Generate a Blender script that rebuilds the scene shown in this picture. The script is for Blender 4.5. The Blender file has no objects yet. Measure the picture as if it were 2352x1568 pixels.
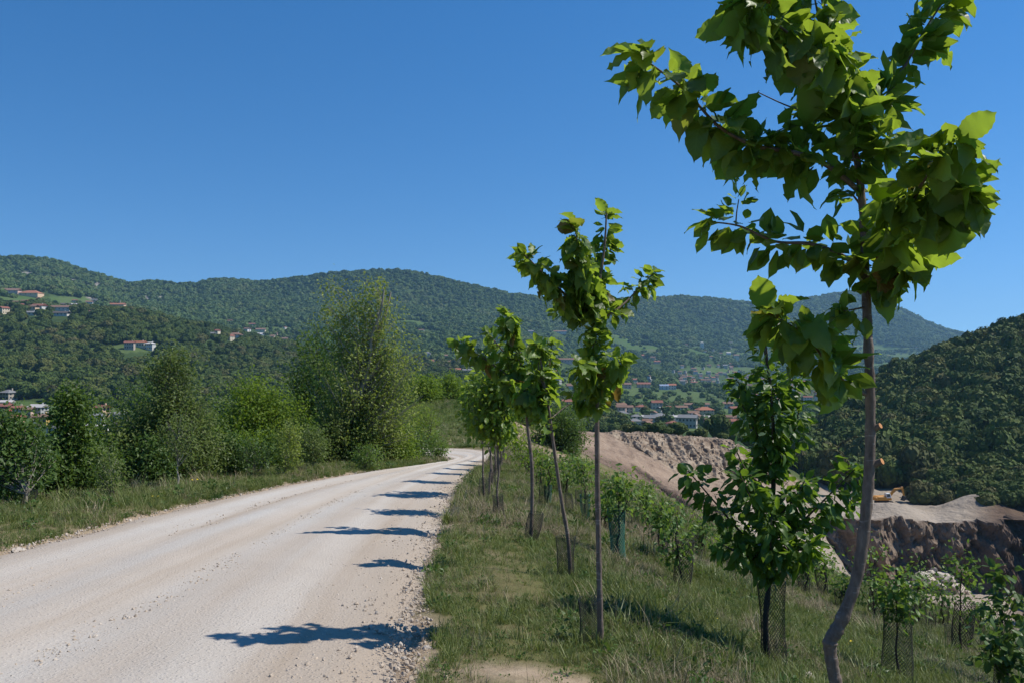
import bpy, bmesh, math, random
import numpy as np
from mathutils import Vector, Matrix, Euler

# ---------------------------------------------------------------- camera, sky, sun, exposure
scene = bpy.context.scene
COL = scene.collection
F, CX, HY = 1897.0, 1176.0, 820.0          # measuring frame: focal length, centre, horizon (2352 wide)
cam_data = bpy.data.cameras.new("camera")
cam = bpy.data.objects.new("camera", cam_data)
COL.objects.link(cam)
cam.location = (0, 0, 0)
cam.rotation_euler = (math.radians(90), 0, 0)
cam_data.sensor_width = 36.0
cam_data.lens = 36.0 * F / 2352.0
cam_data.shift_y = (HY - 784.0) / 2352.0
cam_data.clip_start = 0.05
cam_data.clip_end = 40000.0
scene.camera = cam

SUN_EL, SUN_ROT = math.radians(52), math.radians(84)
world = bpy.data.worlds.new("World")
scene.world = world
world.use_nodes = True
wn = world.node_tree.nodes
bg = wn.get("Background") or wn.new("ShaderNodeBackground")
sky = wn.new("ShaderNodeTexSky")
sky.sky_type = 'NISHITA'
sky.sun_disc = False
sky.sun_elevation = SUN_EL
sky.sun_rotation = SUN_ROT
sky.altitude = 300
sky.air_density = 1.0
sky.dust_density = 0.0
sky.ozone_density = 2.0
tcw = wn.new("ShaderNodeTexCoord")
lift = wn.new("ShaderNodeVectorMath")
lift.operation = 'ADD'
lift.inputs[1].default_value = (0, 0, 0.13)
nrmz = wn.new("ShaderNodeVectorMath")
nrmz.operation = 'NORMALIZE'
world.node_tree.links.new(tcw.outputs["Generated"], lift.inputs[0])
world.node_tree.links.new(lift.outputs[0], nrmz.inputs[0])
world.node_tree.links.new(nrmz.outputs[0], sky.inputs[0])
hs = wn.new("ShaderNodeHueSaturation")
hs.inputs["Hue"].default_value = 0.503
hs.inputs["Saturation"].default_value = 1.36
world.node_tree.links.new(sky.outputs[0], hs.inputs["Color"])
world.node_tree.links.new(hs.outputs[0], bg.inputs[0])
bg.inputs[1].default_value = 0.115

sun_data = bpy.data.lights.new("sun", 'SUN')
sun_data.energy = 4.4
sun_data.angle = math.radians(0.53)
sun_data.color = (1.0, 0.95, 0.87)
sun = bpy.data.objects.new("sun", sun_data)
COL.objects.link(sun)
SUN_DIR = Vector((math.sin(SUN_ROT) * math.cos(SUN_EL), math.cos(SUN_ROT) * math.cos(SUN_EL), math.sin(SUN_EL)))
sun.rotation_euler = SUN_DIR.to_track_quat('Z', 'Y').to_euler()
sun.location = (60, 10, 80)

scene.view_settings.view_transform = 'Standard'
scene.view_settings.look = 'None'
scene.view_settings.exposure = 0.3
scene.view_settings.gamma = 1.0
scene.view_settings.use_curve_mapping = False
scene.render.engine = 'CYCLES'
cy = scene.cycles
cy.use_denoising = True
cy.max_bounces = 6
cy.diffuse_bounces = 3
cy.glossy_bounces = 2
cy.transmission_bounces = 4
cy.volume_bounces = 1
cy.transparent_max_bounces = 8
cy.caustics_reflective = False
cy.caustics_refractive = False
cy.sample_clamp_indirect = 6.0

# ---------------------------------------------------------------- helpers
rng = np.random.default_rng(11)
random.seed(5)


def P(px, py, d):
    return np.array([(px - CX) / F * d, d, (HY - py) / F * d])


def tag(o, label=None, cat=None, group=None, kind=None):
    if label: o["label"] = label
    if cat: o["category"] = cat
    if group: o["group"] = group
    if kind: o["kind"] = kind
    return o


def link(o, parent=None):
    COL.objects.link(o)
    if parent is not None:
        o.parent = parent
    return o


def empty(name, loc, rz=0.0):
    o = bpy.data.objects.new(name, None)
    o.location = loc
    o.rotation_euler = (0, 0, rz)
    o.empty_display_size = 0.2
    return link(o)


def mesh_np(name, verts, faces, mats=(), smooth=False, attrs=None, uv=None, midx=None):
    """faces: (n,3) or (n,4) int array, or a list of lists"""
    me = bpy.data.meshes.new(name)
    verts = np.asarray(verts, dtype=np.float32)
    if isinstance(faces, np.ndarray):
        n, k = faces.shape
        me.vertices.add(len(verts))
        me.vertices.foreach_set("co", verts.ravel())
        me.loops.add(n * k)
        me.loops.foreach_set("vertex_index", faces.astype(np.int32).ravel())
        me.polygons.add(n)
        me.polygons.foreach_set("loop_start", np.arange(0, n * k, k, dtype=np.int32))
        me.update(calc_edges=True)
    else:
        me.from_pydata([tuple(v) for v in verts], [], faces)
    for m in mats:
        me.materials.append(m)
    if midx is not None:
        me.polygons.foreach_set("material_index", np.asarray(midx, dtype=np.int32))
    me.polygons.foreach_set("use_smooth", np.full(len(me.polygons), smooth, dtype=bool))
    if attrs:
        for an, av in attrs.items():
            av = np.asarray(av, dtype=np.float32)
            if av.ndim == 1:
                a = me.attributes.new(an, 'FLOAT', 'POINT')
                a.data.foreach_set("value", av)
            else:
                a = me.attributes.new(an, 'FLOAT_VECTOR', 'POINT')
                a.data.foreach_set("vector", av.ravel())
    if uv is not None:
        layer = me.uv_layers.new(name="UVMap")
        li = np.zeros(len(me.loops), dtype=np.int32)
        me.loops.foreach_get("vertex_index", li)
        layer.data.foreach_set("uv", np.asarray(uv, dtype=np.float32)[li].ravel())
    me.validate()
    me.update()
    return me


def obj(name, me, parent=None, loc=None):
    o = bpy.data.objects.new(name, me)
    link(o, parent)
    if loc is not None:
        o.location = loc
    return o


def hash2(ix, iy, seed):
    n = (ix.astype(np.int64) * 374761393 + iy.astype(np.int64) * 668265263 + seed * 982451653) & 0x7fffffff
    n = ((n ^ (n >> 13)) * 1274126177) & 0x7fffffff
    n = (n ^ (n >> 16)) & 0x7fffffff
    return (n % 100003) / 100003.0


def vnoise(x, y, seed=0):
    x = np.asarray(x, float); y = np.asarray(y, float)
    ix = np.floor(x); iy = np.floor(y)
    fx = x - ix; fy = y - iy
    fx = fx * fx * (3 - 2 * fx); fy = fy * fy * (3 - 2 * fy)
    a = hash2(ix, iy, seed); b = hash2(ix + 1, iy, seed)
    c = hash2(ix, iy + 1, seed); d = hash2(ix + 1, iy + 1, seed)
    return (a + (b - a) * fx) * (1 - fy) + (c + (d - c) * fx) * fy


def fbm(x, y, seed=0, octv=4, gain=0.5):
    s = 0; a = 1; t = 0
    for k in range(octv):
        s = s + a * vnoise(np.asarray(x) * 2 ** k + 17.3 * k, np.asarray(y) * 2 ** k - 9.1 * k, seed + k)
        t += a; a *= gain
    return s / t * 2 - 1


def sstep(a, b, x):
    t = np.clip((x - a) / (b - a), 0, 1)
    return t * t * (3 - 2 * t)


# ---------------------------------------------------------------- materials
class NT:
    def __init__(self, name):
        self.m = bpy.data.materials.new(name)
        self.m.use_nodes = True
        self.t = self.m.node_tree
        self.n = self.t.nodes
        self.b = self.n.get("Principled BSDF")
        self.out = self.n.get("Material Output")

    def new(self, typ, **kw):
        nd = self.n.new(typ)
        for k, v in kw.items():
            setattr(nd, k, v)
        return nd

    def ln(self, a, b):
        self.t.links.new(a, b)

    def noise(self, scale, detail=4, rough=0.55, vec=None, dist=0.0):
        nd = self.new("ShaderNodeTexNoise")
        nd.inputs["Scale"].default_value = scale
        nd.inputs["Detail"].default_value = detail
        nd.inputs["Roughness"].default_value = rough
        nd.inputs["Distortion"].default_value = dist
        if vec is not None: self.ln(vec, nd.inputs["Vector"])
        return nd.outputs["Fac"]

    def ramp(self, fac, stops, interp='LINEAR'):
        nd = self.new("ShaderNodeValToRGB")
        cr = nd.color_ramp
        cr.interpolation = interp
        while len(cr.elements) < len(stops):
            cr.elements.new(0.5)
        for e, (p, c) in zip(cr.elements, stops):
            e.position = p
            e.color = (c[0], c[1], c[2], 1) if len(c) == 3 else c
        self.ln(fac, nd.inputs[0])
        return nd.outputs[0]

    def mix(self, fac, a, b, blend='MIX'):
        nd = self.new("ShaderNodeMix", data_type='RGBA', blend_type=blend)
        for s, v in ((nd.inputs[0], fac), (nd.inputs[6], a), (nd.inputs[7], b)):
            if hasattr(v, "is_linked"): self.ln(v, s)
            elif isinstance(v, (int, float)): s.default_value = v
            else: s.default_value = (v[0], v[1], v[2], 1)
        return nd.outputs[2]

    def math(self, op, a, b=0.0, clamp=False):
        nd = self.new("ShaderNodeMath", operation=op)
        nd.use_clamp = clamp
        for s, v in ((nd.inputs[0], a), (nd.inputs[1], b)):
            if hasattr(v, "is_linked"): self.ln(v, s)
            else: s.default_value = v
        return nd.outputs[0]

    def attr(self, name, typ='GEOMETRY'):
        nd = self.new("ShaderNodeAttribute", attribute_name=name, attribute_type=typ)
        return nd

    def coord(self, which="Object"):
        return self.new("ShaderNodeTexCoord").outputs[which]

    def mapping(self, vec, scale=(1, 1, 1), loc=(0, 0, 0)):
        nd = self.new("ShaderNodeMapping")
        nd.inputs["Scale"].default_value = scale
        nd.inputs["Location"].default_value = loc
        self.ln(vec, nd.inputs[0])
        return nd.outputs[0]

    def bump(self, h, strength=0.5, dist=0.02):
        nd = self.new("ShaderNodeBump")
        nd.inputs["Strength"].default_value = strength
        nd.inputs["Distance"].default_value = dist
        self.ln(h, nd.inputs["Height"])
        self.ln(nd.outputs[0], self.b.inputs["Normal"])
        return nd

    def base(self, col, rough=0.9, spec=0.2):
        s = self.b.inputs["Base Color"]
        if hasattr(col, "is_linked"): self.ln(col, s)
        else: s.default_value = (col[0], col[1], col[2], 1)
        self.b.inputs["Roughness"].default_value = rough
        self.b.inputs["Specular IOR Level"].default_value = spec
        return self.m

    def translucent(self, col, fac):
        tr = self.new("ShaderNodeBsdfTranslucent")
        if hasattr(col, "is_linked"): self.ln(col, tr.inputs[0])
        else: tr.inputs[0].default_value = (col[0], col[1], col[2], 1)
        mx = self.new("ShaderNodeMixShader")
        mx.inputs[0].default_value = fac
        self.ln(self.b.outputs[0], mx.inputs[1])
        self.ln(tr.outputs[0], mx.inputs[2])
        self.ln(mx.outputs[0], self.out.inputs[0])


def plain(name, col, rough=0.85, spec=0.2, var=0.12, scale=3.0):
    t = NT(name)
    n = t.noise(scale, 3, vec=t.coord())
    c = t.mix(n, tuple(max(0, v * (1 - var)) for v in col), tuple(v * (1 + var) for v in col))
    return t.base(c, rough, spec)


def leaf_mat(name, dark, light, tcol, trans=0.35, rough=0.45, spec=0.35, source='attr', veins=False, tips=None):
    """colour varies leaf by leaf (mesh attribute 'var' or object random)"""
    t = NT(name)
    if source == 'attr':
        fac = t.attr("var").outputs["Fac"]
    else:
        fac = t.new("ShaderNodeObjectInfo").outputs["Random"]
    stops = [(0.0, dark), (0.75, light)]
    tst = [(0.0, tuple(v * 0.75 for v in tcol)), (0.75, tcol)]
    if tips:
        stops += [(0.93, light), (1.0, tips)]
        tst += [(0.93, tcol), (1.0, (tips[0] * 1.6, tips[1] * 1.4, tips[2]))]
    c = t.ramp(fac, stops)
    tc = t.ramp(fac, tst)
    if veins:
        uvn = t.new("ShaderNodeUVMap").outputs[0]
        sep = t.new("ShaderNodeSeparateXYZ")
        t.ln(uvn, sep.inputs[0])
        au = t.math('ABSOLUTE', t.math('SUBTRACT', sep.outputs[0], 0.5))
        ph = t.math('SUBTRACT', sep.outputs[1], t.math('MULTIPLY', au, 0.55))
        s = t.math('SINE', t.math('MULTIPLY', ph, 62.0))
        vein = t.math('POWER', t.math('MULTIPLY', t.math('ADD', s, 1.0), 0.5), 6.0)
        mid = t.math('LESS_THAN', au, 0.022)
        vv = t.math('MAXIMUM', t.math('MULTIPLY', vein, 0.8), mid)
        c = t.mix(t.math('MULTIPLY', vv, 0.35), c, tuple(min(1, v * 1.9) for v in light))
        tc = t.mix(t.math('MULTIPLY', vv, 0.3), tc, tuple(v * 0.6 for v in tcol))
        t.bump(s, 0.10, 0.002)
    t.base(c, rough, spec)
    t.translucent(tc, trans)
    return t.m


# --- ground and landscape materials
def mat_soil_grass():
    t = NT("grass_ground")
    co = t.coord()
    n1 = t.noise(0.9, 5, vec=co)
    n2 = t.noise(9.0, 5, 0.65, vec=co)
    c = t.ramp(n1, [(0.3, (0.10, 0.105, 0.036)), (0.5, (0.155, 0.13, 0.06)), (0.68, (0.21, 0.165, 0.10))])
    c = t.mix(t.math('MULTIPLY', n2, 0.5), c, (0.07, 0.085, 0.026))
    c = t.mix(t.math('MULTIPLY', t.attr("lush").outputs["Fac"], 0.8), c, t.ramp(n1, [(0.35, (0.062, 0.115, 0.024)), (0.65, (0.105, 0.155, 0.035))]))
    bare = t.attr("bare").outputs["Fac"]
    soil = t.ramp(n2, [(0.3, (0.25, 0.185, 0.125)), (0.7, (0.40, 0.31, 0.22))])
    c = t.mix(bare, c, soil)
    t.bump(n2, 0.8, 0.04)
    return t.base(c, 0.95, 0.1)


def mat_road():
    t = NT("gravel_road")
    uvn = t.new("ShaderNodeUVMap").outputs[0]
    co = t.coord()
    streak = t.noise(1.0, 4, 0.6, vec=t.mapping(uvn, (9.0, 0.07, 1)))
    patch = t.noise(0.45, 4, 0.6, vec=co)
    fine = t.noise(38.0, 5, 0.75, vec=co)
    grit = t.new("ShaderNodeTexVoronoi")
    grit.inputs["Scale"].default_value = 30.0
    t.ln(co, grit.inputs["Vector"])
    c = t.ramp(streak, [(0.28, (0.375, 0.30, 0.225)), (0.47, (0.47, 0.405, 0.335)), (0.66, (0.50, 0.46, 0.405))])
    c = t.mix(t.math('MULTIPLY', patch, 0.35), c, (0.42, 0.345, 0.265))
    c = t.mix(t.math('MULTIPLY', t.attr("track").outputs["Fac"], 0.75), c, (0.51, 0.485, 0.44))
    edge = t.attr("edge").outputs["Fac"]
    c = t.mix(t.math('MULTIPLY', edge, 0.65), c, (0.36, 0.285, 0.21))
    c = t.mix(t.ramp(fine, [(0.52, (0, 0, 0)), (0.72, (0.55, 0.55, 0.55))]), c, (0.30, 0.25, 0.20))
    peb = t.ramp(grit.outputs["Distance"], [(0.1, (1, 1, 1)), (0.35, (0, 0, 0))])
    c = t.mix(t.math('MULTIPLY', peb, 0.12), c, (0.52, 0.48, 0.42))
    h = t.math('ADD', t.math('MULTIPLY', fine, 0.8), t.math('MULTIPLY', peb, 0.4))
    t.bump(h, 0.7, 0.02)
    return t.base(c, 0.95, 0.1)


def mat_terrain():
    t = NT("valley_land")
    co = t.coord()
    n1 = t.noise(0.006, 5, vec=co)
    n2 = t.noise(0.05, 5, vec=co)
    wood = t.ramp(n2, [(0.3, (0.035, 0.06, 0.022)), (0.7, (0.06, 0.09, 0.03))])
    field = t.ramp(n1, [(0.35, (0.062, 0.105, 0.03)), (0.5, (0.09, 0.125, 0.045)), (0.62, (0.07, 0.12, 0.03)), (0.75, (0.13, 0.13, 0.07))])
    f = t.attr("field").outputs["Fac"]
    c = t.mix(f, wood, field)
    r = t.attr("rocky").outputs["Fac"]
    c = t.mix(r, c, t.ramp(n2, [(0.35, (0.12, 0.11, 0.09)), (0.65, (0.34, 0.31, 0.27))]))
    t.bump(n2, 0.6, 3.0)
    return t.base(c, 0.95, 0.05)


def mat_quarry():
    t = NT("quarry_rock")
    co = t.coord()
    big = t.noise(0.05, 5, 0.6, vec=co)
    n = t.noise(0.30, 6, 0.65, vec=co)
    n2 = t.noise(1.6, 5, 0.7, vec=co)
    rill = t.noise(0.30, 4, 0.6, vec=t.mapping(co, (1.0, 0.28, 0.15)), dist=1.0)
    strata = t.noise(0.5, 5, 0.7, vec=t.mapping(co, (0.25, 0.25, 1.8)), dist=1.2)
    sand = t.ramp(rill, [(0.35, (0.22, 0.155, 0.110)), (0.52, (0.31, 0.225, 0.160)), (0.7, (0.355, 0.265, 0.19))])
    rock = t.ramp(n, [(0.30, (0.11, 0.08, 0.058)), (0.45, (0.27, 0.20, 0.14)), (0.6, (0.40, 0.325, 0.24)), (0.75, (0.30, 0.19, 0.11))])
    rock = t.mix(t.ramp(strata, [(0.5, (0, 0, 0)), (0.66, (0.7, 0.7, 0.7))]), rock, (0.25, 0.18, 0.125))
    c = t.mix(t.attr("rocky").outputs["Fac"], sand, rock)
    brown = t.ramp(n, [(0.35, (0.075, 0.052, 0.038)), (0.6, (0.14, 0.095, 0.068)), (0.78, (0.23, 0.165, 0.12))])
    c = t.mix(t.attr("brown").outputs["Fac"], c, brown)
    pale = t.ramp(big, [(0.4, (0.30, 0.245, 0.185)), (0.65, (0.39, 0.33, 0.265))])
    c = t.mix(t.attr("pale").outputs["Fac"], c, pale)
    c = t.mix(t.attr("green").outputs["Fac"], c, t.ramp(n2, [(0.35, (0.05, 0.075, 0.022)), (0.65, (0.10, 0.12, 0.045))]))
    h = t.math('ADD', t.math('MULTIPLY', n, 1.0), t.math('MULTIPLY', n2, 0.35))
    t.bump(h, 0.9, 1.0)
    return t.base(c, 0.95, 0.1)


def mat_forest(name, stops, patch=0.006):
    t = NT(name)
    oi = t.new("ShaderNodeObjectInfo")
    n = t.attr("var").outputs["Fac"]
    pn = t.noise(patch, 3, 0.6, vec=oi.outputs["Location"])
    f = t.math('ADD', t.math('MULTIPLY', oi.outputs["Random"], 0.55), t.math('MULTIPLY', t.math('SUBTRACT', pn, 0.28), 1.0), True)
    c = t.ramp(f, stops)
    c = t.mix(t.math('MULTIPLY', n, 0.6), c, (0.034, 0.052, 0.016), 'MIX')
    t.base(c, 0.7, 0.12)
    t.translucent(c, 0.12)
    return t.m


def mat_bark(name, a, b, scale=(30, 30, 6), bumpd=0.006, peel=0.0):
    t = NT(name)
    co = t.coord()
    n = t.noise(1.0, 5, 0.65, vec=t.mapping(co, scale))
    n2 = t.noise(6.0, 4, 0.6, vec=co)
    c = t.ramp(n, [(0.3, a), (0.7, b)])
    c = t.mix(t.math('MULTIPLY', n2, 0.4), c, tuple(v * 0.7 for v in a))
    if peel:
        lent = t.noise(1.0, 3, 0.5, vec=t.mapping(co, (14, 14, 75)))
        c = t.mix(t.ramp(lent, [(0.62, (0, 0, 0)), (0.70, (peel,) * 3)]), c, (0.42, 0.37, 0.32))
    t.bump(t.math('ADD', n, t.math('MULTIPLY', n2, 0.8)), 0.9, bumpd)
    return t.base(c, 0.8, 0.2)


M = {}
M['ground'] = mat_soil_grass()
M['road'] = mat_road()
M['terrain'] = mat_terrain()
M['quarry'] = mat_quarry()
M['wood'] = mat_forest("woodland_leaves", [(0.0, (0.035, 0.063, 0.017)), (0.25, (0.056, 0.092, 0.020)), (0.5, (0.088, 0.129, 0.027)),
                                           (0.68, (0.127, 0.151, 0.034)), (0.82, (0.138, 0.125, 0.047)), (0.93, (0.083, 0.131, 0.043)), (1.0, (0.243, 0.250, 0.128))], 0.012)
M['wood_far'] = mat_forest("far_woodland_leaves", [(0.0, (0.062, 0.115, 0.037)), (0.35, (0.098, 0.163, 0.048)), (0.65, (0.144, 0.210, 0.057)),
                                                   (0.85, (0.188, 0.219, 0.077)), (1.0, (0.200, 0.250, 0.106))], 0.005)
M['cherry_bark'] = mat_bark("cherry_bark", (0.105, 0.075, 0.058), (0.26, 0.205, 0.165), (34, 34, 11), 0.010, 0.5)
M['bark'] = mat_bark("grey_bark", (0.12, 0.10, 0.075), (0.25, 0.22, 0.17))
M['pale_bark'] = mat_bark("pale_bark", (0.22, 0.20, 0.16), (0.38, 0.35, 0.29))
M['dark_bark'] = mat_bark("dark_bark", (0.045, 0.036, 0.028), (0.10, 0.08, 0.06))
M['cut_wood'] = plain("cut_wood", (0.50, 0.24, 0.10), 0.8, 0.1, 0.25, 60)
M['cherry'] = leaf_mat("cherry_leaf", (0.050, 0.098, 0.018), (0.105, 0.180, 0.030), (0.40, 0.56, 0.045), 0.48, 0.42, 0.35, 'object', True, (0.16, 0.085, 0.03))
M['cherry_mass'] = leaf_mat("cherry_leaf_mass", (0.055, 0.105, 0.02), (0.115, 0.19, 0.034), (0.38, 0.52, 0.04), 0.46, 0.42, 0.3, 'attr', False, (0.15, 0.10, 0.03))
M['plum'] = leaf_mat("plum_leaf", (0.032, 0.076, 0.016), (0.078, 0.142, 0.022), (0.26, 0.42, 0.03), 0.40, 0.42, 0.3, 'object', True)
M['plum_mass'] = leaf_mat("plum_leaf_mass", (0.032, 0.076, 0.016), (0.078, 0.142, 0.022), (0.26, 0.42, 0.03), 0.40, 0.42, 0.3)
M['sap'] = leaf_mat("sapling_leaf", (0.07, 0.125, 0.028), (0.125, 0.20, 0.042), (0.28, 0.42, 0.05), 0.40, 0.45, 0.3)
M['poplar'] = leaf_mat("poplar_leaf", (0.12, 0.165, 0.034), (0.235, 0.28, 0.062), (0.44, 0.54, 0.08), 0.38, 0.5, 0.3)
M['greygreen'] = leaf_mat("grey_green_leaf", (0.075, 0.112, 0.030), (0.15, 0.19, 0.052), (0.26, 0.36, 0.07), 0.36, 0.5, 0.25)
M['deep'] = leaf_mat("deep_green_leaf", (0.042, 0.080, 0.016), (0.092, 0.145, 0.028), (0.20, 0.33, 0.035), 0.36, 0.5, 0.25)
M['locust'] = leaf_mat("locust_leaf", (0.080, 0.135, 0.016), (0.155, 0.225, 0.028), (0.32, 0.46, 0.03), 0.40, 0.55, 0.2)
M['lime'] = leaf_mat("lime_leaf", (0.14, 0.19, 0.034), (0.23, 0.28, 0.06), (0.42, 0.52, 0.07), 0.40, 0.45, 0.3)
M['blade'] = leaf_mat("grass_blade", (0.085, 0.120, 0.028), (0.19, 0.22, 0.065), (0.25, 0.30, 0.06), 0.3, 0.5, 0.3)
M['straw'] = leaf_mat("straw_blade", (0.22, 0.175, 0.10), (0.46, 0.39, 0.25), (0.2, 0.17, 0.09), 0.25, 0.7, 0.15)
M['weed'] = leaf_mat("weed_leaf", (0.045, 0.085, 0.02), (0.085, 0.145, 0.03), (0.17, 0.28, 0.04), 0.3, 0.45, 0.3)
M['clover'] = leaf_mat("clover_leaf", (0.03, 0.065, 0.016), (0.055, 0.10, 0.024), (0.11, 0.2, 0.03), 0.3, 0.5, 0.25)
M['yellow'] = plain("yellow_petal", (0.75, 0.55, 0.02), 0.6)
M['stone'] = plain("limestone", (0.47, 0.41, 0.34), 0.9, 0.1, 0.3, 6.0)
M['pebble'] = plain("pebble", (0.43, 0.355, 0.275), 0.95, 0.1, 0.35, 22.0)
M['net'] = plain("black_net", (0.030, 0.030, 0.026), 0.6, 0.3)
M['green_net'] = plain("green_net", (0.05, 0.16, 0.115), 0.6, 0.3)
M['stake'] = mat_bark("stake_wood", (0.13, 0.10, 0.07), (0.27, 0.22, 0.16))

# ---------------------------------------------------------------- the near land: road, verge, planted bank, mound
R_EDGE = np.array([(-.3, -8), (-.62, 4.5), (-.72, 6.3), (-.91, 9.8), (-1.18, 17.7), (-1.23, 23), (-1.1, 30), (-.75, 38), (-1.3, 46), (-3.2, 53), (-8, 58), (-16, 61), (-30, 62)], float)
L_EDGE = np.array([(-5.4, -8), (-5.6, 4.5), (-5.7, 9.2), (-5.75, 11.8), (-5.7, 16.1), (-5.3, 21), (-4.6, 25), (-3.5, 29), (-2.55, 33), (-3.1, 36.5), (-5, 41), (-9.5, 45), (-30, 51)], float)


def dense(poly, step=0.5):
    out = []
    for i in range(len(poly) - 1):
        p0 = poly[max(i - 1, 0)]; p1 = poly[i]; p2 = poly[i + 1]; p3 = poly[min(i + 2, len(poly) - 1)]
        n = 12
        for k in range(n):
            t = k / n
            out.append(0.5 * ((2 * p1) + (-p0 + p2) * t + (2 * p0 - 5 * p1 + 4 * p2 - p3) * t * t + (-p0 + 3 * p1 - 3 * p2 + p3) * t ** 3))
    out.append(poly[-1])
    return np.array(out)


R_D, L_D = dense(R_EDGE), dense(L_EDGE)
ROAD_POLY = np.vstack([R_D, L_D[::-1]])


def in_road(x, y):
    x = np.asarray(x, float); y = np.asarray(y, float)
    ins = np.zeros(x.shape, bool)
    n = len(ROAD_POLY)
    for i in range(n):
        x1, y1 = ROAD_POLY[i]; x2, y2 = ROAD_POLY[(i + 1) % n]
        c = (y1 > y) != (y2 > y)
        if y2 != y1:
            ins ^= c & (x < (x2 - x1) * (y - y1) / (y2 - y1) + x1)
    return ins


def road_dist(x, y):
    x = np.asarray(x, float); y = np.asarray(y, float)
    best = np.full(x.shape, 1e9)
    for E in (R_D, L_D):
        for i in range(len(E) - 1):
            ax, ay = E[i]; dx, dy = E[i + 1] - E[i]
            t = np.clip(((x - ax) * dx + (y - ay) * dy) / (dx * dx + dy * dy), 0, 1)
            best = np.minimum(best, np.hypot(x - ax - t * dx, y - ay - t * dy))
    return best


def z_road(x, y):
    return -1.4 - 0.084 * np.minimum(y, 62.0)


CREST = np.array([(4, 60), (7, 52), (8.2, 48), (9.5, 38.5), (10.5, 31.5), (12, 28.5), (16, 29.5), (18, 29), (25, 25), (34, 20), (60, 10)], float)


def zn(x, y, detail=True):
    """height of the near land (eye level is z = 0)"""
    x = np.asarray(x, float); y = np.asarray(y, float)
    x, y = np.broadcast_arrays(x, y)
    zr = z_road(x, y)
    xr = np.interp(np.minimum(y, 46), R_EDGE[:9, 1], R_EDGE[:9, 0])
    xl = np.interp(np.minimum(y, 33), L_EDGE[:9, 1], L_EDGE[:9, 0])
    e = x - xr
    drop = np.interp(e, [-1, 0, 0.3, 1.5, 2.2, 60], [0, 0, 0.03, 0.17, 0.36, 0.36 + 0.33 * 57.8])
    w = xl - x
    # left of the road the land rises a hand then falls away towards the valley
    left = np.interp(w, [0, 0.6, 2.2, 3.2, 30], [0, 0.06, 0.10, -0.15, -9.5])
    left = left * (1 - sstep(30, 36, y))
    z_left_far = -0.45 * np.maximum(0, -x - 13) * sstep(28, 34, y)
    z = zr - np.where(e > 0, drop, 0) + np.where(w > 0, left, 0) + z_left_far
    # where the planted bank ends it breaks off into the quarry
    yc = np.interp(x, CREST[:, 0], CREST[:, 1])
    z = z - np.where(x > 5, 0.95 * np.maximum(0, y - yc), 0)
    # the grassy mound past the bend, its right flank bare soil
    zm = -4.55 - 0.082 * np.maximum(0, 82 - y) - 0.5 * np.maximum(0, x + 3.2) - 0.25 * np.maximum(0, y - 84) - 0.03 * np.maximum(0, -x - 6) - 0.35 * np.maximum(0, -x - 12)
    zm = zm + 0.25 * fbm(x * 0.12, y * 0.12, 5, 3)
    m = sstep(55, 62, y)
    z = np.where(y > 55, np.maximum(z, zm * m + z * (1 - m)), z)
    z = z - 0.35 * np.maximum(0, y - 92) * (x > -100)
    if detail:
        off = np.clip(np.maximum(e, w) / 1.0, 0, 1)
        z = z + off * (0.06 * fbm(x * 0.8, y * 0.8, 3, 3) + 0.05 * fbm(x * 0.25, y * 0.25, 9, 2))
    return z


def ground_hit(px, py, d0=2.5, d1=100.0):
    d = np.geomspace(d0, d1, 3000)
    zr = (HY - py) / F * d
    g = zn((px - CX) / F * d, d)
    k = np.argmax(zr <= g)
    return float(d[k])


def GP(px, py):
    d = ground_hit(px, py)
    p = P(px, py, d)
    p[2] = float(zn(p[0], p[1]))
    return p, d


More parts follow.
